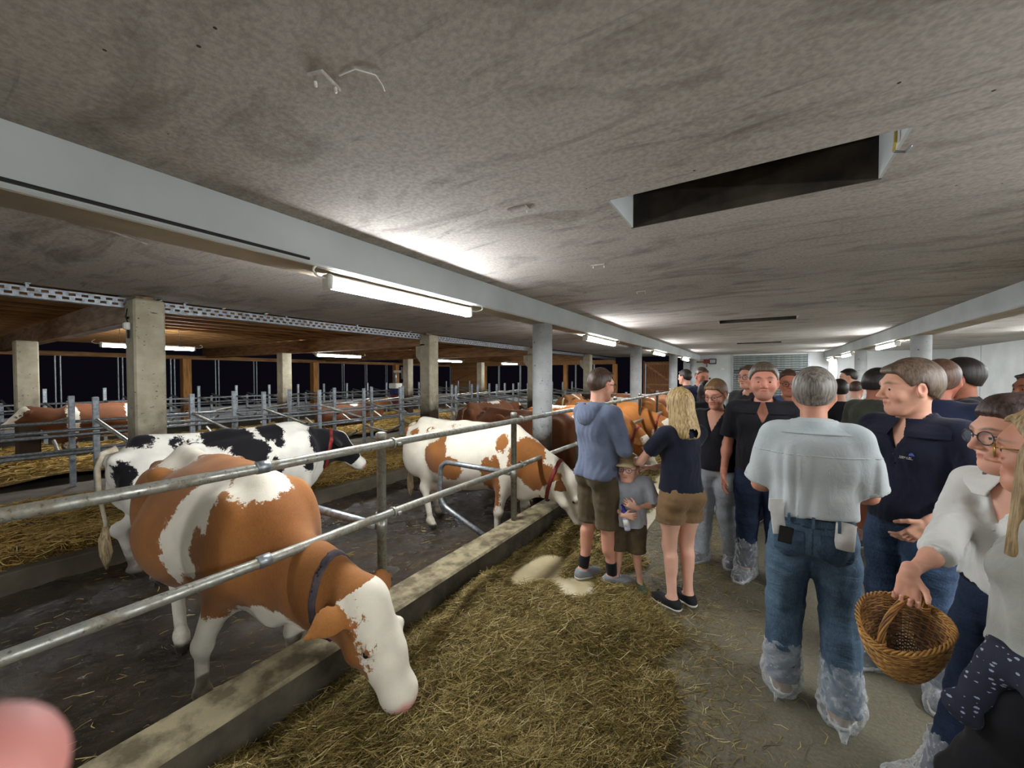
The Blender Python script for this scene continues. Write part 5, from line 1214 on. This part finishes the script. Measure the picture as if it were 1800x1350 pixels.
# placed in the boy's arms (figure frame -> world)
_rz = head_rz((-.90, 3.22), -98); _c, _s = math.cos(_rz), math.sin(_rz); _q = (-.03*.6, .185*.6+.035, .62)
bt.location = (-.90+_c*_q[0]-_s*_q[1], 3.22+_s*_q[0]+_c*_q[1], .53)
bt.rotation_euler = (.12, .22, _rz); MB().lathe([(.021, 0), (.024, .01), (.024, .10), (.020, .12)], (0, 0, 0), 16).build('flask', mat('cloudy_bottle', '#6a6fa8', '#c9cbe0', .25, scale=3, bump=0), bt, True); MB().lathe([(.022, .12), (.022, .155), (.012, .165), (.012, .185), (.016, .19), (.016, .20)], (0, 0, 0), 16).build('cap', M_BLUEP, bt, True)
MB().lathe([(.0246, .03), (.0246, .085)], (0, 0, 0), 16).build('label_band', M_PAPER, bt, True)
# --- blonde woman reaching to the cap
def long_blonde(Q, d):
    a = np.arctan2(Q[:, 0], -Q[:, 1]-.0); rid = np.sin(a*34+Q[:, 2]*5)*.0013+np.sin(a*13-Q[:, 2]*3)*.0018
    e = cap(Q, (0, -.045, .02), (0, -.075, -.20), .085, .098, (0, 1, 0), .72); e = smin(e, cap(Q, (.07, -.01, .02), (.088, -.02, -.19), .026, .030, (1, 0, 0), .7), .03); e = smin(e, cap(Q, (-.07, -.01, .02), (-.088, -.02, -.19), .026, .030, (1, 0, 0), .7), .03)
    e = smax(e, -.262-Q[:, 2], .02); return smin(d, e, .03)+rid
BL = ('#c9ac78', '#7d6238')
person('woman with long straight blonde hair, navy T-shirt and tan shorts reaching to the boy’s cap', (-.50, 3.20, .0), 128, h=1.635, fem=True, bulk=.97, hair='long', haircol=BL, hairx=long_blonde, hairext=.30, skin=SK2, head=1.08, hyaw=.0, hpitch=.15,
       top=dict(m=C_NAVY, hem=.96, sleeve=.62, g=.012, amp=.005, loose=.008, flare=.014), bottom=dict(m=C_TAN, hem=.70, waist=1.0, g=.016, rk=.05, ra=.05, name='shorts', amp=.006), shoes=(M_BLKSH, M_SOLE), res=.014,
       armL=dict(e=(-.27, .17, 1.17), w=(-.22, .42, 1.13), u=(.25, 1, -.05), n=(.2, .0, -1), t=(.9, -.1, 0), curl=.5), armR=dict(e=(.14, .17, 1.15), w=(-.02, .36, 1.06), u=(-.5, 1, -.05), n=(-.3, 0, -1), t=(-1, -.3, 0), curl=.5),
       legR=dict(k=(.085, .03, .49), a=(.07, -.02, .085), toe=(-.1, 1)), legL=dict(k=(-.08, .03, .49), a=(-.10, -.04, .085), toe=(-.35, 1)))
# --- far group by the fence
person('man in dark jacket leaning at the fence farthest left of the visitors', (-1.18, 8.1, .0), 150, h=1.84, hair='short', haircol=RD, top=dict(m=C_DTEE, hem=.92, sleeve=1.9), bottom=dict(m=C_DJEAN, hem=.06), res=.026, hres=.010, cover=None)
person('man with receding brown hair and dark sleeveless jacket, head bent over the fence', (-.83, 7.2, .0), -60, h=1.86, hpitch=.3, hair='high', haircol=BK, skin=SK3, top=dict(m=C_NTEE, hem=.90, sleeve=1.3, collar=1), bottom=dict(m=C_DJEAN, hem=.08), res=.024, hres=.009, noeyes=False,
       armR=dict(e=(.25, .08, 1.14), w=(.08, .26, 1.06), u=(-1, .3, 0), n=(0, -1, 0), t=(0, 0, 1)))
def long_dark(Q, d):
    a = np.arctan2(Q[:, 0], -Q[:, 1]); e = cap(Q, (0, -.045, .0), (0, -.07, -.36), .088, .085, (0, 1, 0), .6); e = smin(e, cap(Q, (.07, .0, -.02), (.085, .03, -.22), .026, .020), .03); e = smin(e, cap(Q, (-.07, .0, -.02), (-.085, .03, -.22), .026, .020), .03); return smin(d, e, .03)+np.sin(a*30+Q[:, 2]*14)*.0025
def arc_extra(put, torso, shirt, nk, par, arms, S, L, rt):
    MB().tube([tuple(S[1]+A3(.02, -.06, .02)), tuple(S[1]+A3(.055, -.05, -.05)), tuple(S[1]+A3(.04, -.06, -.14))], .006, 6).build('piping', M_PLAST, par, True)
person('woman with very long dark hair, black waistcoat and jeans seen from behind', (-.58, 5.62, .0), 100, h=1.66, fem=True, hair='long', haircol=('#2b201d', '#120c0b'), hairx=long_dark, hairext=.42, top=dict(m=C_BLACK, hem=.93, sleeve=1.2, g=.022, amp=.009, extra=arc_extra), bottom=dict(m=C_DJEAN, hem=.10), cover=.36, res=.020, hres=.008, shoes=(m_cloth('beige_shoe', '#8d7a66'), M_SOLE))
# --- woman in glasses, grey jeans
def pony(Q, d): return smin(d, cap(Q, (0, -.10, .01), (.03, -.125, -.05), .03, .022), .02)
person('woman in glasses with tied-back hair, black V-neck and light grey jeans, looking down', (-.33, 4.10, .0), -112, h=1.69, fem=True, bulk=1.14, hair='short', haircol=('#8a6a44', '#54402a'), hairx=pony, skin=SK1, hyaw=-.1, hpitch=.32, glasses=(mat('rose_frame', '#6b4450', None, .3, bump=0), .9, .023),
       top=dict(m=C_BLACK, hem=.93, sleeve=.72, vee=.15, g=.014, loose=.012, amp=.004), bottom=dict(m=C_GJEAN, hem=.09, ra=.018, rk=.006), cover=.40, res=.016, legR=dict(k=(.09, .05, .50), a=(.11, .08, .085), toe=(.4, 1)), legL=dict(k=(-.09, .0, .50), a=(-.12, -.1, .085), toe=(-.2, 1)))
# --- man facing the camera in black polo
person('broad man in black polo shirt and dark jeans facing the viewer with a serious look', (.03, 3.92, .0), -92, h=1.82, bulk=1.06, fat=.7, head=1.2, hair='short', haircol=('#6b5c4e', '#3d332b'), skin=('#d2937c', '#bb7762', '#4a3d33'), stubble=.75, hyaw=.08,
       top=dict(m=C_BLACK, hem=.93, sleeve=.80, vee=.13, collar=1, loose=.012, amp=.004), bottom=dict(m=C_DJEAN, hem=.10), cover=.34, res=.016, hres=.0048, belly=.5)
person('bespectacled man half hidden behind the broad man in black', (-.10, 5.6, .0), -125, h=1.85, hair='high', haircol=BK, glasses=(M_GLFR, .7, .022), skin=SK1, top=dict(m=C_DTEE, hem=.9, sleeve=.8), bottom=dict(m=C_DJEAN, hem=.06), res=.024, hres=.008)
person('man in glasses and blue shirt looking over the broad man’s shoulder', (.28, 5.55, .0), -82, h=1.78, head=1.2, hair='high', haircol=BK, glasses=(M_GLFR, .7, .022), skin=SK3, hpitch=.1, top=dict(m=C_BLUE, hem=.9, sleeve=.8), bottom=dict(m=C_DJEAN, hem=.06), res=.022, hres=.007)
# --- light shirt man, back to the camera
C_PJEAN = m_denim('dark_pocket_denim', '#202d3c', '#495d70')
def jeans_pockets(put, torso, tr, par, rt, g):
    for sd in (-1, 1):
        c = sd*.098
        def f(P):
            q = np.abs(P[:, 0]-c); z = P[:, 2]-.89; e = np.maximum(np.maximum(q-.068, z-.075), -z-.085+q*.45); return np.maximum(np.maximum(tr(P)-.0060, -tr(P)-.004), np.maximum(e, P[:, 1]))
        pk = put('back_pocket', f, A3(c-.12, -.26, .76), A3(c+.12, .0, 1.0), .0065, C_PJEAN, par, 2.6)
    put('yoke_seam', lambda P: np.maximum(np.maximum(tr(P)-.0022, -tr(P)-.003), np.maximum(np.abs(P[:, 2]-.985-np.abs(P[:, 0])*.15)-.006, P[:, 1])), A3(-.24, -.26, .95), A3(.24, 0, 1.06), .006, C_PJEAN, par, 2.6)
    put('centre_seam', lambda P: np.maximum(np.maximum(tr(P)-.0022, -tr(P)-.003), np.maximum(np.maximum(np.abs(P[:, 0])-.005, np.abs(P[:, 2]-.93)-.09), P[:, 1])), A3(-.03, -.28, .8), A3(.03, 0, 1.06), .005, C_PJEAN, par, 2.6)
    for x in (-.1, 0, .1): MB().box(x-.006, x+.006, -.175, -.150, .995, 1.05).build('belt_loop', C_BJEAN, par)
def sky_extra(put, torso, shirt, nk, par, arms, S, L, rt):
    put('yoke_seam', lambda P: np.maximum(np.maximum(shirt(P)-.0018, -shirt(P)-.004), np.maximum(np.abs(P[:, 2]-1.355+.0*P[:, 0])-.006, P[:, 1]+.02)), A3(-.27, -.24, 1.32), A3(.27, 0, 1.39), .0055, C_SKY, par, 2.6)
    for sx in (-.055, .055):
        put('back_pleat', lambda P: np.maximum(np.maximum(shirt(P)-.0018, -shirt(P)-.004), np.maximum(np.maximum(np.abs(P[:, 0]-sx*(1+(1.36-P[:, 2])*.5))-.003, np.abs(P[:, 2]-1.17)-.18), P[:, 1]+.02)), A3(-.16, -.27, .96), A3(.16, 0, 1.37), .0055, C_SKY, par, 2.6)
lightman = person('big grey-haired man in pale blue-grey short-sleeved shirt and jeans, back turned', (.245, 2.60, .0), 92, h=1.77, shw=.86, bulk=1.0, head=1.08, fat=.5, hair='short', haircol=('#827a70', '#4a443d'), skin=('#c68d74', '#ad7259', '#5c5048'), belly=.6, hyaw=-.06,
       top=dict(m=C_SKY, hem=1.02, sleeve=.92, g=.026, amp=.013, freq=19, dirs=(1.2, .6, .22), loose=.014, collar=1, cuff=.010, flare=.004, hemf=lambda P: .02*np.sin(P[:, 0]*9+1), seed=4, extra=sky_extra, cg=.004),
       bottom=dict(m=C_BJEAN, hem=.075, waist=1.06, g=.013, rk=.018, ra=.034, belt=M_BELT, extra=jeans_pockets, amp=.004), cover=.30, shoes=(m_cloth('tan_shoe', '#8a6c50'), M_SOLE), res=.014, cres=.0105,
       armR=dict(e=(.228, .03, 1.15), w=(.17, .24, 1.10), u=(-.9, .5, 0), n=(-.3, -1, 0), t=(0, 0, 1)), armL=dict(e=(-.240, .03, 1.14), w=(-.17, .24, 1.10), u=(.9, .5, 0), n=(.3, -1, 0), t=(0, 0, 1)),
       legR=dict(k=(.125, .02, .50), a=(.13, -.06, .085), toe=(.35, 1)), legL=dict(k=(-.115, .03, .50), a=(-.125, .03, .085), toe=(-.15, 1)))
def in_frame(nm, label, cat, base, ang, q, rot, builder):
    rz = head_rz(base, ang); c, s = math.cos(rz), math.sin(rz); k = 1.77/1.78
    e = empty(nm, (base[0]+(c*q[0]-s*q[1])*k, base[1]+(s*q[0]+c*q[1])*k, base[2]+q[2]*k), 0, label, cat); e.rotation_euler = (rot[0], rot[1], rz+rot[2]); builder(e); return e
def paper_b(e):
    MB().box(-.030, .030, -.006, -.002, -.09, .09).build('sheet', M_PAPER, e); MB().add([(-.030, -.002, -.09), (.030, -.002, -.09), (.028, .006, .085), (-.030, .003, .088), (-.030, -.001, -.09), (.030, -.001, -.09), (.028, .007, .085), (-.030, .004, .088)], [(0, 1, 2, 3), (4, 7, 6, 5), (0, 3, 7, 4), (1, 5, 6, 2)]).build('sheet', M_PAPER, e)
in_frame('folded_paper', 'tall folded white paper sticking out of the left back pocket of the jeans', 'paper', (.245, 2.60, 0), 92, (-.150, -.142, 1.02), (-.05, -.10, .35), paper_b)
in_frame('phone', 'black phone tucked into the left back pocket of the jeans', 'phone', (.245, 2.60, 0), 92, (-.112, -.158, .942), (-.06, .12, .2), lambda e: (MB().box(-.031, .031, -.005, .004, -.05, .035, .004).build('case', M_PHONE, e), MB().box(-.028, .028, -.0062, -.0048, -.046, .031).build('screen', M_PHONE, e)))
def roll_b(e):
    V = []; n = 40
    for k, z in enumerate((-.07, .055)):
        for i in range(n): a = i/n*4.2*PI; r = .021+.0016*i/n*6; V.append((r*1.35*math.cos(a), r*.75*math.sin(a), z))
    o = mesh_obj('rolled_sheet', V, [(i, i+1, n+i+1, n+i) for i in range(n-1)], M_PAPER, e); md = o.modifiers.new('thickness', 'SOLIDIFY'); md.thickness = .0015
in_frame('rolled_paper', 'rolled printed paper in the right back pocket of the jeans', 'paper', (.245, 2.60, 0), 92, (.122, -.150, .985), (.04, .05, 0), roll_b)
# --- right side crowd
person('dark-haired man in profile at the far right back, near the roller door', (1.31, 8.7, .0), 186, h=1.84, hair='high', haircol=RD, top=dict(m=C_WHITE, hem=.9, sleeve=.8), bottom=dict(m=C_DJEAN, hem=.06), res=.028, hres=.010, hpitch=.15)
person('bald man in pale top with his head bowed, in the back row', (1.2, 7.6, .0), 60, h=1.66, hair='bald', haircol=BK, top=dict(m=C_WHITE, hem=.9, sleeve=.8), bottom=dict(m=C_GJEAN, hem=.06), res=.028, hres=.010, hpitch=.1)
person('person in black seen only behind the big grey-haired man’s shoulder', (.86, 6.4, .0), 100, h=1.68, hair='short', haircol=RD, top=dict(m=C_BLACK, hem=.9, sleeve=1.8), bottom=dict(m=C_DJEAN, hem=.06), res=.028, hres=.011, cover=.3)
person('sturdy man in olive T-shirt and grey shorts turned away in profile', (.96, 5.15, .0), 42, h=1.77, bulk=1.14, head=1.25, hair='short', haircol=RD, skin=('#b9765c', '#a06049', '#2c211b'), hpitch=.22, hyaw=.1,
       top=dict(m=C_OLIVE, hem=.90, sleeve=.8, loose=.012, g=.018, amp=.007), bottom=dict(m=C_GSH, hem=.50, rk=.035, ra=.05, name='shorts', g=.02), cover=.20, res=.019, hres=.0075)
def polo_logo(put, torso, shirt, nk, par, arms, S, L, rt):
    # flat embroidered crest and letters laid on the chest (wearer's left)
    def surf(x, z):
        P = np.array([[x, y, z] for y in np.arange(.06, .26, .002)], f32); d = shirt(P); j = int(np.argmax(d > 0)); return float(P[j, 1])+.0012
    c = (-.085, 1.305); V = [(c[0], surf(*c)+.001, c[1])]; n = 14
    for i in range(n+1): a = PI*i/n; x, z = c[0]+.013*math.cos(a), c[1]+.016*math.sin(a); V.append((x, surf(x, z), z))
    mesh_obj('crest', V, [(0, i+2, i+1) for i in range(n)]+[(0, 1, n+1)], mat('blue_crest', '#5263b8', '#3b4a9c', .6, bump=0), par)
    mb = MB(); rr_ = random.Random(3)   # too small to read in the photograph: two lines of worn thread marks
    def bar(xa, xb, z, h): mb.add([(xa, surf(xa, z), z), (xb, surf(xb, z), z), (xb, surf(xb, z+h), z+h), (xa, surf(xa, z+h), z+h)], [(0, 1, 2, 3)])
    x = -.030
    for i in range(15):
        w_ = rr_.uniform(.0018, .0036)
        if i not in (9, 11): bar(x, x-w_, 1.291, .0052 if i % 3 else .0064)
        x -= w_+.0009
    bar(-.030, x, 1.287, .0012); bar(-.026, x-.006, 1.2845, .0014)
    mb.build('lettering', M_PLAST, par)
person('young man in navy polo shirt with small blue chest crest, in three-quarter profile', (.73, 3.06, .0), 238, h=1.80, bulk=1.06, head=1.22, hair='short', haircol=('#6b5745', '#3a2e24'), skin=('#dcaa90', '#ca9078', '#6a543f'), stubble=.25, hyaw=-.55, hpitch=.05, hres=.0048,
       top=dict(m=C_NPOLO, hem=.915, sleeve=.80, vee=.12, collar=1, loose=.010, g=.018, amp=.006, extra=polo_logo, placket=(1.30, 2, .05), bm=M_CABLE), bottom=dict(m=C_DJEAN if False else m_denim('worn_blue_denim', '#1b2637', '#475b78'), hem=.08, rk=.014, ra=.03), cover=.28, res=.015, cres=.012, look=0,
       armL=dict(e=(-.29, .0, 1.14), w=(-.20, .20, 1.00), u=(.5, .5, -.9), n=(.7, -.6, 0), t=(.3, .8, .3), curl=.6), legR=dict(k=(.10, .03, .5), a=(.13, .02, .085), toe=(.3, 1)), legL=dict(k=(-.10, .03, .5), a=(-.14, -.06, .085), toe=(-.4, 1)))
person('man in plain navy T-shirt seen from behind, beside the near right pillar', (1.13, 4.15, .0), 82, h=1.83, bulk=1.1, head=1.18, hair='short', haircol=('#6a4a38', '#3c2a20'), skin=('#c0755f', '#a85f4a', '#3a2b22'), top=dict(m=C_NTEE, hem=.9, sleeve=.8, g=.02), bottom=dict(m=C_DJEAN, hem=.06), cover=.3, res=.02, hres=.008)
person('dark-haired man in charcoal T-shirt smiling in left profile', (1.40, 4.62, .0), 183, h=1.85, bulk=1.05, head=1.2, hair='short', haircol=('#2c221d', '#15100d'), skin=SK3, stubble=.4, hpitch=.04, top=dict(m=C_DTEE, hem=.9, sleeve=.8), bottom=dict(m=C_DJEAN, hem=.06), cover=.3, res=.02, hres=.0065)
person('man whose forehead shows above the others at the right edge', (1.85, 4.8, .0), 220, h=1.76, hair='high', haircol=('#463a33', '#241c18'), skin=SK3, top=dict(m=C_DTEE, hem=.9, sleeve=.8), bottom=dict(m=C_DJEAN, hem=.06), res=.022, hres=.008)
# --- woman with white shirt carrying the basket
def swept(Q, d):
    a = np.arctan2(Q[:, 0], -Q[:, 1]); e = cap(Q, (0, -.07, -.01), (0, -.10, -.05), .062, .045); e = smin(e, cap(Q, (.062, .0, -.05), (.058, .03, -.135), .020, .014), .02); e = smin(e, cap(Q, (-.062, .0, -.05), (-.058, .03, -.135), .020, .014), .02); d = smin(d, smin(e, cap(Q, (0, .03, .095), (0, -.09, .08), .045, .05), .04), .03); return d+np.sin(np.arctan2(Q[:, 0], Q[:, 2])*30)*.0007
def wbelt(put, torso, tr, par, rt, g): MB().box(-.03, .03, .118, .130, 1.005, 1.04, .003).build('belt_buckle', M_GALV, par)
person('woman in white linen shirt and round glasses carrying the wicker basket', (.84, 2.27, .0), 240, h=1.63, fem=True, bulk=1.0, head=1.28, hair='long', haircol=('#4a352c', '#1e1411'), hairx=swept, skin=('#d8a48c', '#c68c74', '#2b1d18'), hyaw=-.42, hpitch=.04, glasses=(mat('grey_round_frame', '#4b4a52', None, .25, .5, bump=0), 1., .0245), hres=.0045, fat=.3,
       top=dict(m=C_WHITE, hem=1.0, sleeve=1.12, g=.014, amp=.009, freq=20, collar=1, vee=.15, cuff=.02, placket=(1.28, 4, .07), nr=.06, loose=.01, hemf=lambda P: .03*np.sin(P[:, 0]*14)), bottom=dict(m=C_DJEAN, hem=.08, waist=1.05, belt=M_BELT, extra=wbelt, rk=.008, ra=.02), cover=.28, res=.014, cres=.011, shoes=(m_cloth('pale_shoe', '#a89488'), M_SOLE),
       armR=dict(e=tuple(np.array(fig((.84, 2.27, 0), 240, 1.63, (.59, 2.13, 1.08)))), w=tuple(np.array(fig((.84, 2.27, 0), 240, 1.63, (.482, 2.02, 1.012)))), u=(-.05, .15, -1), n=(-.5, .75, .1), t=(-.8, -.5, 0), curl=1.45, hs=1.0),
       legR=dict(k=(.11, .05, .50), a=(.16, .12, .085), toe=(.45, 1)), legL=dict(k=(-.10, .0, .5), a=(-.12, -.06, .085), toe=(-.2, 1)))
# --- blonde woman cropped by the right edge
def blonde_fwd(Q, d):
    a = np.arctan2(Q[:, 0], -Q[:, 1]+.0); e = cap(Q, (0, -.05, .0), (0, -.08, -.30), .085, .09, (0, 1, 0), .7)
    for x in (-1, 1): e = smin(e, cap(Q, (x*.073, .02, .0), (x*.088, .060, -.34), .034, .020), .04)
    e = smax(e, -.36+.4*np.abs(Q[:, 0])-Q[:, 2], .03); return smin(d, e, .03)+np.sin(Q[:, 1]*190+Q[:, 2]*25)*.0022+np.sin(a*25+Q[:, 2]*9)*.0015
def m_boats():
    k = NT('navy_cloth_with_white_boats'); v = k.coord('Object', (1, 1, 1)); vo = k.n('ShaderNodeTexVoronoi'); vo.inputs['Scale'].default_value = 46; vo.inputs['Randomness'].default_value = .45; k.l(k.coord('Object', (.8, .8, 1.5)), vo.inputs['Vector'])
    m = k.math('LESS_THAN', k.math('ADD', vo.outputs['Distance'], k.math('MULTIPLY', k.math('SUBTRACT', k.noise(v, 90, 2), .5), .55)), .22); k.color(k.mix(m, srgb('#171a2c'), srgb('#8f96a8'))); k.set(Roughness=.85); k.bump(k.noise(v, 9, 3), .4, .03); return k.m
M_BOAT = m_boats()
def tied(put, torso, rt, hw, hc, HR, hs, toh, arms, L):
    w = wrinkle(21, (1, 1, .4), 22)
    def f(P):
        P = P*A3(-1, 1, 1); d = smax(torso(P, .045), np.abs(P[:, 2]-.99)-.055, .02); d = smin(d, ell(P, (.13, .10, .97), (.055, .055, .06)), .03)
        d = smin(d, cap(P, (.14, .12, .95), (.20, .17, .80), .040, .055, (1, 0, 0), .6), .03); d = smin(d, smax(cap(P, (.03, -.09, .97), (.10, -.13, .38), .14, .13, (0, 1, 0), .45), .34-P[:, 2], .02), .04); d = smin(d, cap(P, (.19, -.02, .95), (.20, -.03, .42), .055, .045), .05); return d+.009*w(P)
    put('tied_jacket', f, A3(-.36, -.3, .28), A3(.3, .3, 1.12), .012, M_BOAT)
person('blonde woman in grey sweater with patterned jacket tied round her waist, at the edge', (.765, 1.82, .0), 174, h=1.63, fem=True, bulk=1.05, head=1.2, hair='long', haircol=('#b59a70', '#6e583a'), hairx=blonde_fwd, hairext=.42, skin=('#cf9a80', '#bb7f66', '#5a4432'), glasses=(M_GOLD, .8, .024), hyaw=.12, hres=.0048,
       top=dict(m=C_SWEAT, hem=1.0, sleeve=1.9, g=.020, amp=.010, freq=18, flare=.02), bottom=dict(m=C_LEGG, hem=.10, g=.006, rk=.0, ra=.004, name='leggings'), extra=tied, cover=.22, shoes=(m_cloth('light_shoe', '#b5b2ac'), M_SOLE), res=.014, cres=.012,
       armL=dict(e=(-.23, -.12, 1.16), w=(-.20, -.20, .93), u=(0, -.1, -1), n=(1, 0, 0), t=(0, 1, 0)), legL=dict(k=(-.14, .18, .52), a=(-.16, .20, .085), toe=(-.1, 1)), legR=dict(k=(.1, -.0, .5), a=(.13, -.12, .085), toe=(.2, 1)))
# ================================================================ WICKER BASKET
def basket():
    RB = Matrix.Rotation(.30, 3, Vector((.97, -.22, 0))) @ Matrix.Rotation(.92, 3, 'Z'); c = Vector((.462, 1.985, .920))-RB @ Vector((0, 0, .425*.66)); b = empty('wicker_basket', c, .25, 'large honey-brown wicker basket with twisted hoop handle hanging from the white-shirted woman’s hand', 'basket')
    b.rotation_euler = RB.to_euler(); b.scale = (.66,)*3
    M_W = mat('honey_willow', '#9a6a34', '#5f3a1a', .5, scale=9, stretch=(1, 1, 3), bump=.3, bscale=120, spec=.5); M_W2 = mat('pale_willow', '#c59450', '#93652f', .5, scale=14, bump=.3, bscale=120)
    NS = 34; H_ = .32
    def prof(t): return (.100+.100*math.sin(min(1, t*1.08)*PI/2)**.8, t*H_-.05)
    def rim(a): return 1+.10*abs(math.cos(a))**2, .035*math.cos(a)**2*0+.025*math.cos(2*a)
    def pt(t, a, dr=0.):
        r, z = prof(t); ex, dz = rim(a); r = r+dr; return Vector((r*1.08*math.cos(a)*(1+(ex-1)*t), r*.92*math.sin(a), z-dz*t*.9))
    # stakes
    for i in range(NS):
        a = 2*PI*i/NS; MB().tube([pt(t/7, a) for t in range(8)], .0032, 5).build('stake', M_W, b, True)
    rows = 38
    for j in range(rows):
        t = (j+.4)/rows; pts = []; n = NS*4; ph = (j % 2)*PI
        for i in range(n): a = 2*PI*i/n; pts.append(pt(t+.002*math.sin(a*3+j), a, .0052*math.cos(a*NS/2+ph)))
        MB().tube(pts, .0047, 5, closed=True, flat=1.0).build('weaver', M_W2 if j % 3 else M_W, b, True)
    base = MB()
    for k in range(12): r = .105*(k+.5)/12; base.tube([(r*1.05*math.cos(2*PI*i/40), r*.95*math.sin(2*PI*i/40), -.05+.003*math.cos(i*PI)) for i in range(40)], .0045, 5, closed=True)
    base.build('base_weave', M_W, b, True)
    for q in range(3):
        pts = []; n = 150
        for i in range(n): a = 2*PI*i/n; p = pt(1.0, a, .004); tw = a*17+q*2*PI/3; pts.append(p+Vector((math.cos(a), math.sin(a), 0))*.010*math.cos(tw)+Vector((0, 0, .010*math.sin(tw)+.004)))
        MB().tube(pts, .0052, 6, closed=True).build('rim_braid', M_W2, b, True)
    for q in range(7):
        pts = []; n = 60
        for i in range(n+1):
            u = i/n; a = PI*u; x = .212*math.cos(a); z = .255+.17*math.sin(a)**.8; y = 0; rad = Vector((math.cos(a), 0, math.sin(a))); tw = u*9+q*2*PI/7; pts.append(Vector((x, y, z))+rad*.0095*math.cos(tw)+Vector((0, .0125*math.sin(tw), 0)))
        MB().tube(pts, .0052, 6).build('handle_strand', M_W2 if q % 2 else M_W, b, True)
    for sx in (-1, 1):
        for q in range(4): 
            MB().tube([(sx*.214+math.cos(i*PI/5)*.019, math.sin(i*PI/5)*.022, .235+q*.008+.01*math.sin(i*.6+q)) for i in range(10)], .0042, 5, closed=True).build('handle_wrap', M_W2, b, True)
    return b
basket()
# ================================================================ THE PHOTOGRAPHER'S FINGERTIP
def finger():
    c = Vector((-.0795, .0032, 1.6995)); e = empty('fingertip', c, 0, 'blurred pink fingertip poking into the lower left corner close to the lens', 'finger')
    k = NT('close_skin'); k.color(srgb('#c58078')); k.set(Roughness=.6, **{'Subsurface Weight': .1, 'Subsurface Scale': .003}); 
    d = Vector((.35, .45, 1)).normalized()
    V, F = nets(lambda P: smin(cap(P, (0, 0, 0), tuple(-d*.05), .0085, .0095), ell(P, (.0005, .0005, .0015), (.0078, .0078, .0078)), .003), (-.045, -.045, -.07), (.02, .02, .015), .0012)
    f = mesh_obj('skin', V, F, k.m, e); n = MB().ball((0, 0, 0), (.0058, .0016, .0075), 10, 8).build('nail', mat('nail_pink', '#c99a92', None, .3, bump=0), e, True); n.location = (-.003, -.0068, .003)
    return e
finger()
